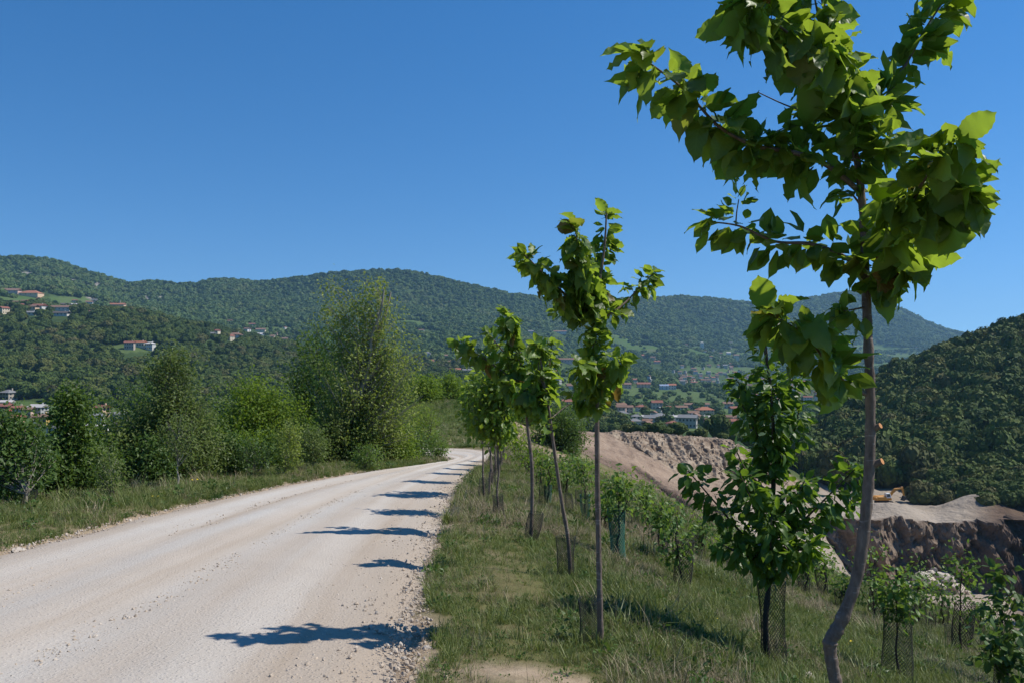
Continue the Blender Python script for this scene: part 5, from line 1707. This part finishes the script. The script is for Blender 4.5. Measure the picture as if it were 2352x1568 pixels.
# ---------------------------------------------------------------- net sleeves round the stems, saplings on the bank
def net_mesh(name, mat, r=0.10, h=0.8, n=10, rows=16, wire=0.0035, seed=0):
    """diamond net tube: two families of helical strands"""
    rg = np.random.default_rng(seed)
    tb = Tubes()
    m = rows + 1
    zz = np.linspace(0, h, m)
    bul = 1 + 0.10 * np.sin(zz / h * 5 + seed) + 0.12 * zz / h
    lx = 0.05 * rg.normal() * zz / h; ly = 0.05 * rg.normal() * zz / h
    for s in (1, -1):
        for k in range(n):
            a = k / n * 2 * math.pi + s * zz / h * (2 * math.pi * rows / n / 2.0)
            pts = np.stack([r * bul * np.cos(a) + lx, r * bul * np.sin(a) * 0.9 + ly, zz], -1)
            tb.add(pts, wire, 3)
    for q in (0, -1):
        a = np.linspace(0, 2 * math.pi, 15)
        tb.add(np.stack([r * bul[q] * np.cos(a) + lx[q], r * bul[q] * np.sin(a) * 0.9 + ly[q], np.full(15, zz[q])], -1), wire * 1.5, 3)
    return tb.mesh(name, mat)


NETS = [net_mesh("tree_guard", M['net'], 0.10, 0.8, 26, 40, 0.0016, s) for s in range(3)]
NETS_FAR = [net_mesh("tree_guard", M['net'], 0.10, 0.82, 20, 26, 0.0028, s + 5) for s in range(3)]
NETS_GREEN = [net_mesh("tree_guard", M['green_net'], 0.09, 0.82, 20, 26, 0.0034, s + 9) for s in range(2)]


def guard(px, py, hpx, rpx, label, green=False, far=True, group="net sleeves round the stems on the bank", pos=None, tilt=0.0):
    if pos is None:
        p, d = GP(px, py)
    else:
        p, d = pos
    me = random.choice(NETS_GREEN if green else (NETS_FAR if far else NETS))
    o = obj("tree_guard", me)
    o.location = p - np.array([0, 0, .03])
    h = hpx / F * d; r = rpx / F * d
    o.scale = (r / .10, r / .10, h / .82)
    o.rotation_euler = (random.uniform(-.05, .05), tilt + random.uniform(-.05, .05), random.uniform(0, 6.28))
    tag(o, label, "tree guard", group)
    return o


guard(1362, 1492, 128, 26, "black net sleeve round the foot of the second cherry", far=False, group=None, pos=(b2 + np.array([-.06, 0, 0]), d2))
guard(1298, 1332, 110, 20, "black net sleeve leaning at the foot of the left-leaning third cherry", far=False, group=None, pos=(b3 + np.array([-.06, 0, 0]), d3))
guard(1210, 1242, 70, 16, "black net sleeve at the foot of the fourth cherry", group=None, pos=(b4, d4))
guard(1142, 1192, 60, 13, "black net sleeve at the foot of the fifth cherry", group=None, pos=(b5, d5))
guard(1772, 1528, 205, 30, "tall black net sleeve round the stem of the plum sapling", far=False, group=None, pos=(bs + np.array([.04, 0, 0]), dS))
for px, py, h, lab in ((1110, 1150, 55, "black net sleeve at the foot of the two close cherry trunks"), (1131, 1120, 40, "black net sleeve behind the two close cherry trunks"), (1140, 1098, 34, "black net sleeve of the small hidden cherry"),
                       (1147, 1084, 28, "black net sleeve of the cherry with bare pale stem"), (1151, 1073, 24, "black net sleeve next to last before the bend"), (1156, 1063, 20, "black net sleeve right at the bend")):
    guard(px, py, h, max(4, h * .2), lab, group=None)
guard(65, 1186, 42, 12, "dark net sleeve round the young tree at the picture's left edge", group=None, pos=(at(62, 13.3), 13.3))
guard(255, 1168, 48, 11, "dark net sleeve round the thin young tree left of the grey-green tree", group=None, pos=(at(255, 14.6), 14.6))

GS = "saplings planted on the bank"
SAP = [  # base px, py, crown box, leaf, sleeve height px (0 none), green sleeve?, label
    (1420, 1282, (1378, 1460, 1090, 1165), 'sap', 118, True, "sapling in a tall bright green net sleeve right of the second cherry's trunk"),
    (1345, 1196, (1300, 1372, 1042, 1130), 'sap', 66, True, "bright sapling in a green net sleeve between the second and third cherry trunks"),
    (1258, 1162, (1245, 1285, 1040, 1100), 'sap', 52, True, "thin-stemmed sapling in a green net sleeve left of the leaning cherry"),
    (1565, 1348, (1512, 1594, 1165, 1300), 'sap', 110, False, "bright leafy sapling with tall dark sleeve left of the plum sapling"),
    (1525, 1292, (1490, 1545, 1160, 1215), 'sap', 70, False, "sapling with light crown just left of the bright leafy one"),
    (1487, 1222, (1455, 1510, 1110, 1165), 'sap', 48, False, "small sapling under the sandy chute, farthest right of its row"),
    (1440, 1190, (1395, 1470, 1095, 1150), 'sap', 40, False, "round bushy sapling under the sandy quarry slope"),
    (1610, 1282, (1590, 1640, 1190, 1235), 'sap', 60, False, "dark-sleeved sapling peeping past the plum sapling's left branches"),
    (1215, 1092, (1180, 1240, 1008, 1062), 'locust', 26, False, "low sapling right of the far end of the planted row"),
    (1240, 1120, (1215, 1275, 1035, 1090), 'locust', 36, False, "low sapling second from the far end of the lower row"),
    (1300, 1140, (1280, 1335, 1050, 1110), 'sap', 40, False, "low sapling behind the leaning cherry's trunk"),
    (1200, 1075, (1165, 1215, 995, 1045), 'locust', 20, False, "lowest sapling next to the bend right of the row"),
    (1850, 1362, (1825, 1885, 1245, 1315), 'sap', 70, False, "sparse sapling right under the plum sapling's right branches"),
    (1893, 1366, (1870, 1915, 1270, 1330), 'sap', 66, False, "small sapling left of the big kinked trunk"),
    (2008, 1425, (1930, 2065, 1262, 1362), 'sap', 84, False, "wide sapling right behind the big kinked trunk"),
    (2060, 1562, (2030, 2092, 1300, 1420), 'sap', 180, False, "tall black-sleeved sapling nearest right of the big trunk's kink"),
    (2112, 1440, (2068, 2150, 1290, 1390), 'sap', 76, False, "bright round sapling before the pile of pale boulders"),
    (2205, 1500, (2150, 2262, 1268, 1420), 'sap', 120, False, "leafy sapling with dark sleeve right of the boulder pile"),
    (2300, 1590, (2240, 2365, 1300, 1440), 'weed', 90, False, "large leafed sapling at the picture's right edge"),
    (2330, 1660, (2230, 2370, 1440, 1560), 'weed', 90, False, "lowest sapling in the picture's right corner with big leaves"),
    (2165, 1440, (2140, 2185, 1330, 1390), 'sap', 60, False, "small sapling between the bright round one and the leafy one"),
    (1705, 1300, (1690, 1725, 1225, 1262), 'sap', 46, False, "tiny sapling seen below the plum sapling's left branches"),
    (1940, 1400, (1922, 1962, 1325, 1362), 'sap', 50, False, "thin sapling just left of the big trunk's bend"),
    (2250, 1470, (2232, 2275, 1392, 1430), 'sap', 48, False, "thin sapling behind the leafy one right of the boulders"),
    (1390, 1220, (1372, 1412, 1150, 1186), 'sap', 44, False, "thin sapling right beside the second cherry's trunk"),
    (1660, 1240, (1645, 1690, 1180, 1215), 'sap', 40, False, "tiny sapling under the plum sapling's lowest leaves"),
]
for k, (px, py, cb, lf, gh, gr, lab) in enumerate(SAP):
    p, d = GP(px, py)
    s = float(np.clip(d / 8, .7, 3))
    tree("sapling", p, [EL(*cb, d, None, 1), EL(cb[0] + (cb[1] - cb[0]) * .25, cb[1] - (cb[1] - cb[0]) * .25, cb[2] - 12, (cb[2] + cb[3]) / 2, d, None, .5)], lab, cat="sapling", group=GS, trunk_r=min(.02, 3.0 / F * d), bark='dark_bark', leaf=lf,
         leaf_size=(0.062 if lf != 'weed' else 0.11) + 0.0016 * d, clumps=20, per=int(15 if lf != 'weed' else 10), spread=0.035 + 0.0075 * d, seed=100 + k, stem_wob=.015, shape=.5, steep=1.1, tmpl=FULL_T[:2] if d < 16 else T_SIMPLE, droop=.5)
    if gh:
        guard(px, py, gh, max(5, gh * .17), ("green" if gr else "black") + " net sleeve of the " + " ".join(lab.split()[:11]).replace("sapling in a tall bright green net sleeve", "sapling"), green=gr, far=d > 9, group=None, pos=(p, d))
# empty-looking sleeves in rows further down the bank
ES = [(1245, 1160), (1310, 1175), (1372, 1215), (1398, 1190), (1330, 1165), (1275, 1130), (1505, 1250), (1540, 1240), (1590, 1262), (1460, 1210), (1640, 1300), (1680, 1330), (1700, 1290), (1930, 1400), (1965, 1380), (2140, 1450), (2230, 1470), (2260, 1510), (2180, 1480), (2300, 1500), (2030, 1400), (2085, 1430), (1810, 1330), (2345, 1520)]
for k, (px, py) in enumerate(ES):
    p, d = GP(px, py)
    guard(px, py, 500 / d + 18, 90 / d + 3, "dark net sleeve with a bare stem, standing in the rows further down the bank", group="bare net sleeves down the bank", pos=(p, d))

# the round tree on the mound's right flank and bushes below the chute
p, d = GP(1290, 1078)
tree("broadleaf_tree", at(1290, 72), [EL(1232, 1350, 935, 1085, 72, 2.2, 1.5), EL(1255, 1330, 920, 1000, 72, 1.6, .6), EL(1215, 1290, 960, 1070, 74, 2.0, .8)], "round dark green tree on the slope between the bare bank and the sandy quarry wall", trunk_r=.12, bark='dark_bark', leaf='deep', leaf_size=.20, clumps=260, per=60, spread=.36, seed=201, stems=2)
tree("broadleaf_tree", at(1215, 85), [EL(1180, 1240, 930, 1010, 85, 2, 1)], "smaller grey-green tree left of the round dark one above the bare bank", trunk_r=.09, bark='dark_bark', leaf='greygreen', leaf_size=.22, clumps=90, per=46, spread=.4, seed=202)
for k, (px, d, x0, x1, y0, y1) in enumerate(((1320, 58, 1290, 1360, 1045, 1110), (1400, 55, 1365, 1440, 1095, 1150), (1470, 52, 1430, 1512, 1100, 1162), (1350, 62, 1318, 1372, 1050, 1110))):
    tree("shrub", at(px, d), [EL(x0, x1, y0, y1, d, None, 1)], ["green shrub under the round dark tree", "low green shrub left under the sandy slope", "low green shrub right under the sandy slope", "small shrub at the lower edge of the sandy slope"][k], cat="shrub", trunk_r=.03, bark='dark_bark', leaf='sap', leaf_size=.15, clumps=60, per=36, spread=.24, seed=210 + k, stems=3)

# ---------------------------------------------------------------- excavator, canopy, boulders, stones
M['paint'] = plain("excavator_paint", (0.50, 0.22, 0.025), 0.5, 0.4, .15, 2)
M['track'] = plain("track_steel", (0.05, 0.045, 0.04), 0.7, 0.3)
M['glass'] = plain("cab_glass", (0.05, 0.06, 0.07), 0.15, 0.6)
M['cabwhite'] = plain("cab_roof", (0.6, 0.6, 0.58), 0.6)


def qz(px, d):
    return float(tz(np.array([float(px)]), np.array([float(d)]), False)[0])


def bevel_mesh(name, v, f, mat, w=0.08):
    bm = bmesh.new()
    vs = [bm.verts.new(q) for q in v]
    for q in f: bm.faces.new([vs[i] for i in q])
    bmesh.ops.recalc_face_normals(bm, faces=bm.faces)
    bmesh.ops.bevel(bm, geom=list(bm.edges), offset=w, segments=1, affect='EDGES')
    me = bpy.data.meshes.new(name)
    bm.to_mesh(me); bm.free()
    me.materials.append(mat)
    return me


def extrude_xz(outline, y0, y1):
    n = len(outline)
    v = [(x, y0, z) for x, z in outline] + [(x, y1, z) for x, z in outline]
    f = [list(range(n))[::-1], [i + n for i in range(n)]] + [[i, (i + 1) % n, (i + 1) % n + n, i + n] for i in range(n)]
    return v, f


def excavator(px, d):
    x = (px - CX) / F * d
    o = empty("excavator", (x, d, EXC_Z), 0.12)
    tag(o, "orange-yellow tracked excavator parked on the quarry bench", "excavator")
    for y in (-1.25, 0.75):
        ol = [(-2.0, .15), (-1.7, 0), (1.7, 0), (2.05, .3), (2.05, .6), (1.75, .9), (-1.75, .9), (-2.05, .6)]
        v, f = extrude_xz(ol, y, y + .55)
        t = obj("track", bevel_mesh("track", v, f, M['track'], .05), o)
        for k in range(5):
            tb = Tubes().add([(-1.5 + k * .75, y - .04, .42), (-1.5 + k * .75, y + .59, .42)], .26, 10)
            obj("roller", tb.mesh("roller", M['track']), t)
    v, f = box_vf(-.8, .8, -.8, .8, .6, 1.1)
    obj("turntable", bevel_mesh("turntable", v, f, M['track']), o)
    ol = [(-2.6, 1.1), (1.6, 1.1), (1.6, 1.7), (.6, 2.15), (-2.3, 2.15), (-2.7, 1.8)]
    v, f = extrude_xz(ol, -1.25, 1.25)
    obj("body", bevel_mesh("body", v, f, M['paint'], .1), o)
    v, f = box_vf(-2.95, -2.2, -1.2, 1.2, 1.05, 1.95)
    obj("counterweight", bevel_mesh("counterweight", v, f, M['paint'], .15), o)
    ol = [(0.0, 1.7), (1.5, 1.7), (1.35, 2.5), (1.05, 3.0), (0.0, 3.0)]
    v, f = extrude_xz(ol, -1.28, -.2)
    c = obj("cab", bevel_mesh("cab", v, f, M['cabwhite'], .08), o)
    v, f = box_vf(.15, 1.05, -1.31, -1.27, 2.05, 2.8)
    obj("window", mesh_np("window", v, f, [M['glass']]), c)
    boom = [(1.2, 1.5), (1.7, 1.6), (3.2, 3.5), (5.1, 3.9), (5.2, 4.3), (2.9, 4.1), (1.1, 2.0)]
    v, f = extrude_xz(boom, -.25, .2)
    obj("boom", bevel_mesh("boom", v, f, M['paint'], .05), o)
    st = [(4.9, 4.6), (5.4, 4.5), (5.9, 2.0), (5.6, 1.9)]
    v, f = extrude_xz(st, -.2, .16)
    obj("stick", bevel_mesh("stick", v, f, M['paint'], .04), o)
    tb = Tubes().add([(2.9, 0, 3.0), (5.0, 0, 4.75)], .09, 6)
    obj("hydraulic_ram", tb.mesh("hydraulic_ram", M['track']), o)
    bk = [(5.5, 2.1), (6.1, 2.0), (6.2, 1.2), (5.6, .7), (4.9, .9), (5.2, 1.3)]
    v, f = extrude_xz(bk, -.5, .45)
    obj("bucket", bevel_mesh("bucket", v, f, M['track'], .05), o)


EXC_D = 222.0
EXC_Z = (HY - 1156) / F * EXC_D
excavator(2030, EXC_D)


def canopy(px, py, d):
    b = P(px, py, d)
    b[2] = qz(px, d)
    o = empty("shelter", b)
    tag(o, "small shelter with a pale flat roof at the dark wood's foot", "shelter")
    w, h = 3.6, max(2.6, (HY - py) / F * d - b[2])
    rv = [(-w, -1.8, h - .5), (w, -1.8, h - .5), (w, 1.8, h - .5), (-w, 1.8, h - .5), (-w * .45, 0, h + .25), (w * .45, 0, h + .25)]
    rf = [[0, 1, 5, 4], [2, 3, 4, 5], [1, 2, 5], [3, 0, 4], [3, 2, 1, 0]]
    obj("roof", mesh_np("roof", rv, rf, [hm('wall', 'cream')]), o)
    for sx in (-1, 1):
        for sy in (-1, 1):
            tb = Tubes().add([(sx * (w - .4), sy * 1.4, -.5), (sx * (w - .4), sy * 1.4, h - .45)], .09, 6)
            obj("post", tb.mesh("post", M['stake']), o)


canopy(2128, 1140, 232)


def rock_mesh(name, mat, seed, sub=2, cuts=9, rough=.06):
    r = np.random.default_rng(seed)
    bm = bmesh.new()
    bmesh.ops.create_icosphere(bm, subdivisions=sub, radius=1)
    V = np.array([v.co[:] for v in bm.verts])
    for k in range(cuts):
        n = r.normal(size=3); n /= np.linalg.norm(n)
        c = r.uniform(.45, .8)
        dd = V @ n - c
        V = V - np.where(dd > 0, dd, 0)[:, None] * n
    V *= 1 + rough * r.normal(size=(len(V), 1))
    for v, p in zip(bm.verts, V): v.co = p
    me = bpy.data.meshes.new(name)
    bm.to_mesh(me); bm.free()
    me.materials.append(mat)
    return me


ROCKS = [rock_mesh("boulder", M['stone'], s, 2, 9, .03) for s in range(5)]


def boulder(pos, r, label, group=None, name="boulder", sq=.75):
    o = obj(name, random.choice(ROCKS))
    o.location = pos
    o.scale = (r * random.uniform(.85, 1.25), r * random.uniform(.8, 1.1), r * sq * random.uniform(.8, 1.1))
    o.rotation_euler = (random.uniform(-.3, .3), random.uniform(-.3, .3), random.uniform(0, 6.28))
    tag(o, label, "boulder", group)
    return o


rb = random.Random(3)
for k in range(48):
    px = rb.uniform(2080, 2225)
    hh = max(0.0, 1 - ((px - 2150) / 72) ** 2)
    d = rb.uniform(186, 195)
    z = qz(px, d)
    base_py = HY - z / d * F
    lift = rb.uniform(0, 1) * hh * 4.6
    boulder(((px - CX) / F * d, d, z + lift + .3), rb.uniform(.9, 1.9), "pale angular boulder in the heap at the foot of the brown quarry wall", "heap of pale boulders in the pit")
p, d = GP(1850, 1562); boulder(p + np.array([.0, 0, -.03]), .17, "pale rock at the picture's bottom edge left of the big trunk", sq=.7)
p, d = GP(1437, 1288); boulder(p, .085, "small pale rock at the foot of the tall green sleeve", sq=.6)
p, d = GP(1308, 1437); boulder(p, .05, "small white stone in the grass left of the second cherry", sq=.6)
p, d = GP(985, 1490); boulder(p, .045, "larger tan stone on the stony road edge, nearest the camera", sq=.7)
p, d = GP(40, 1262); boulder(p, .09, "tan rock in the grass at the road's left edge", sq=.5)

# ---------------------------------------------------------------- gravel on the road and its edges
PEB = [source("pebble_form", rock_mesh("pebble_form", M['pebble'], 40 + s, 1, 5, .05)) for s in range(3)] + [source("pale_pebble_form", rock_mesh("pale_pebble_form", M['stone'], 50 + s, 1, 5, .05)) for s in range(2)]


def road_z_at(x, y):
    return z_road(x, y) + 0.03


def scatter_gravel():
    r = np.random.default_rng(77)
    X, Y, S = [], [], []
    # crumbling right edge
    n = 7000
    y = 3.4 + 26 * r.uniform(size=n) ** 1.7
    xr = np.interp(y, R_EDGE[:9, 1], R_EDGE[:9, 0])
    x = xr + r.normal(0.0, .11, n) + .12 * fbm(y * .9, y * 0, 5, 2)
    X.append(x); Y.append(y); S.append(0.004 + 0.018 * r.uniform(size=n) ** 7)
    # left edge
    n = 1500
    y = 7 + 24 * r.uniform(size=n) ** 1.3
    xl = np.interp(y, L_EDGE[:9, 1], L_EDGE[:9, 0])
    x = xl + r.normal(.05, .22, n)
    X.append(x); Y.append(y); S.append(0.007 + 0.022 * r.uniform(size=n) ** 6)
    # loose stones over the road, thicker between the wheel tracks
    n = 30000
    y = 3.2 + 18 * r.uniform(size=n) ** 1.6
    xr = np.interp(y, R_EDGE[:9, 1], R_EDGE[:9, 0]); xl = np.interp(y, L_EDGE[:9, 1], L_EDGE[:9, 0])
    u = np.where(r.uniform(size=n) < .6, r.normal(.72, .09, n), r.uniform(0, 1, n))
    x = xl + (xr - xl) * np.clip(u, 0.01, .99)
    keep = (fbm(x * .8, y * .35, 6, 3) > -.25)
    X.append(x[keep]); Y.append(y[keep]); S.append(0.004 + 0.015 * r.uniform(size=keep.sum()) ** 5)
    X = np.concatenate(X); Y = np.concatenate(Y); S = np.concatenate(S)
    ins = in_road(X, Y)
    Z = np.where(ins, road_z_at(X, Y), zn(X, Y) + .01)
    n = len(X)
    rot = r.uniform(0, 6.28, (n, 3))
    scl = np.stack([S * r.uniform(.8, 1.4, n), S, S * r.uniform(.5, .9, n)], -1)
    scatter("gravel", np.stack([X, Y, Z], -1), rot, scl, r.choice(5, n, p=[.28, .28, .24, .1, .1]), PEB, "loose stones on the road and along its crumbling edges")


scatter_gravel()


# ---------------------------------------------------------------- grass
def tuft_mesh(name, mat, seed, blades=16, h=1.0, spread=.22, bend=.5, wd=.022, seg=3):
    r = np.random.default_rng(seed)
    V, Fq, var = [], [], []
    for b in range(blades):
        a = r.uniform(0, 6.28); q = spread * math.sqrt(r.uniform())
        bx, by = q * math.cos(a), q * math.sin(a)
        da = r.uniform(0, 6.28); L = h * r.uniform(.45, 1.1); bd = bend * r.uniform(.2, 1.3)
        dx, dy = math.cos(da), math.sin(da)
        px_, py_ = -dy, dx
        o = len(V); vv = r.uniform(0, .9)
        for k in range(seg + 1):
            t = k / seg
            hx = bd * L * t * t
            z = L * (t - .28 * bd * t * t)
            w = wd * (1 - t) ** .7 + (0.001 if k < seg else 0)
            cx_, cy_ = bx + dx * hx, by + dy * hx
            V += [(cx_ - px_ * w, cy_ - py_ * w, z), (cx_ + px_ * w, cy_ + py_ * w, z)]
            var += [vv, vv]
        for k in range(seg):
            Fq.append((o + 2 * k, o + 2 * k + 1, o + 2 * k + 3, o + 2 * k + 2))
    return mesh_np(name, V, np.array(Fq), [mat], False, {"var": np.array(var)})


def weed_mesh(name, mat, seed, n=40, h=.5, spread=.3, leaf=.16, flower=None):
    r = np.random.default_rng(seed)
    pos = np.stack([r.normal(0, spread * .5, n), r.normal(0, spread * .5, n), h * r.uniform(.05, 1, n)], -1)
    pos[:, :2] *= (1.2 - .6 * pos[:, 2:3] / h)
    out = pos * np.array([1, 1, .3]); out /= np.linalg.norm(out, axis=1)[:, None] + 1e-6
    d, u = leaf_dirs(r, n, out, -.1, .5)
    me = leaves_mesh(name, pos, d, u, leaf * r.uniform(.6, 1.2, n), mat, T_SIMPLE, seed)
    return me


GRASS = [source("grass_form", tuft_mesh("grass_form", M['blade'], 300 + s, 18, 1.0, .30, .6, .020)) for s in range(4)]
STRAW = [source("straw_form", tuft_mesh("straw_form", M['straw'], 320 + s, 13, 1.0, .34, .75, .013)) for s in range(3)]
WEED = [source("weed_form", weed_mesh("weed_form", M['weed'], 340 + s)) for s in range(2)] + [source("clover_form", weed_mesh("clover_form", M['clover'], 350, 70, .35, .4, .11))]
FLOW = []
for s in range(1):
    r = np.random.default_rng(9)
    v, f = [], []
    for k in range(3):
        x, y, z = r.normal(0, .25), r.normal(0, .25), r.uniform(.5, 1)
        o = len(v)
        v += [(x, y, z)] + [(x + .09 * math.cos(a), y + .09 * math.sin(a), z + .02) for a in np.arange(6) / 6 * 6.283]
        f += [[o, o + 1 + q, o + 1 + (q + 1) % 6] for q in range(6)]
    FLOW.append(source("flower_form", mesh_np("flower_form", v, f, [M['yellow']])))
STALK = [source("stalk_form", tuft_mesh("stalk_form", M['straw'], 370 + s, 4, 1.0, .25, .45, .007, 4)) for s in range(2)]
SRC = GRASS + STRAW + WEED + FLOW + STALK       # indices 0-3 grass, 4-6 straw, 7-8 weed, 9 clover, 10 flower


def grass_zone(n, sample, seed, hmin, hmax, straw, weed, flower=.004, edge=.03):
    r = np.random.default_rng(seed)
    x, y = sample(r, n)
    keep = ~in_road(x, y)
    rd = road_dist(x, y)
    keep &= rd + .25 * fbm(x * 2, y * 2, 12, 2) > edge
    pt = np.exp(-((x - 0.05) / 0.5) ** 2 - ((y - 4.72) / 0.22) ** 2) * 0.75
    keep &= r.uniform(size=n) > pt
    yc = np.interp(x, CREST[:, 0], CREST[:, 1])
    keep &= (x < 5) | (y < yc + 1.0)
    x, y = x[keep], y[keep]
    m = len(x)
    patch = fbm(x * .7, y * .5, 23, 4, .65)
    patch2 = fbm(x * .9, y * .7, 29, 3)
    u = r.uniform(size=m)
    ps = np.clip(straw + 1.5 * patch, .03, .95)
    pw = np.clip(weed + .5 * np.maximum(0, patch2 - .05), .01, .7)
    idx = np.where(u < ps, r.integers(4, 7, m), r.integers(0, 4, m))
    u2 = r.uniform(size=m)
    idx = np.where(u2 < pw, np.where(patch2 > .30, 9, r.integers(7, 9, m)), idx)
    idx = np.where(u2 > 1 - flower, 10, idx)
    tall = (r.uniform(size=m) < .03) & (idx < 7)
    idx = np.where(tall, r.integers(11, 13, m), idx)
    h = r.uniform(hmin, hmax, m) * (1 + .55 * patch2) * np.where(r.uniform(size=m) < .06, 1.8, 1.0)
    h = np.where(tall, h * 2.3, h)
    h = np.where((idx >= 7) & (idx <= 9), h * 1.15, h)
    wdt = h * r.uniform(.8, 1.3, m) * np.where(tall, .55, 1.0)
    rot = np.stack([r.normal(0, .18, m), r.normal(0, .18, m), r.uniform(0, 6.28, m)], -1)
    return np.stack([x, y, zn(x, y) - .01], -1), rot, np.stack([wdt, wdt, h], -1), idx


def zone_right_near(r, n):
    y = 3.6 + 9.5 * r.uniform(size=n) ** 1.25
    xr = np.interp(y, R_EDGE[:9, 1], R_EDGE[:9, 0])
    x = xr + (0.95 * y * .72 + 1.0) * r.uniform(size=n)
    return x, y


def zone_right_mid(r, n):
    y = 12 + 22 * r.uniform(size=n) ** 1.1
    xr = np.interp(y, R_EDGE[:9, 1], R_EDGE[:9, 0])
    x = xr + (y * .66 + 1.5) * r.uniform(size=n)
    return x, y


def zone_right_far(r, n):
    y = 32 + 24 * r.uniform(size=n)
    x = -1 + 27 * r.uniform(size=n)
    return x, y


def zone_left(r, n):
    y = 6.5 + 27 * r.uniform(size=n) ** 1.2
    xl = np.interp(y, L_EDGE[:9, 1], L_EDGE[:9, 0])
    x = xl - 3.6 * r.uniform(size=n) ** 1.2
    return x, y


def zone_tip(r, n):
    return r.uniform(-16, -2, n), r.uniform(30, 48, n)


def zone_mound(r, n):
    return r.uniform(-22, 8, n), r.uniform(56, 92, n)


Z = [grass_zone(46000, zone_right_near, 1, .05, .145, .30, .12, .0002),
     grass_zone(38000, zone_right_mid, 2, .10, .22, .42, .07, 0),
     grass_zone(15000, zone_right_far, 3, .22, .42, .5, .05, 0),
     grass_zone(17000, zone_left, 4, .08, .22, .16, .14, .0008, .02),
     grass_zone(5000, zone_tip, 5, .14, .28, .25, .06, 0),
     grass_zone(20000, zone_mound, 6, .20, .42, -.05, .10, 0)]
pts = np.vstack([z[0] for z in Z]); rots = np.vstack([z[1] for z in Z]); scls = np.vstack([z[2] for z in Z]); idx = np.concatenate([z[3] for z in Z])
# thin the bare flank of the mound
bare = (pts[:, 0] > -2) & (pts[:, 0] < 7) & (pts[:, 1] > 60)
kp = ~bare | (np.random.default_rng(5).uniform(size=len(pts)) < .22)
scatter("grass", pts[kp], rots[kp], scls[kp], idx[kp], SRC, "rough grass, dry straw and weeds on the bank and verges")
print("grass tufts", kp.sum())
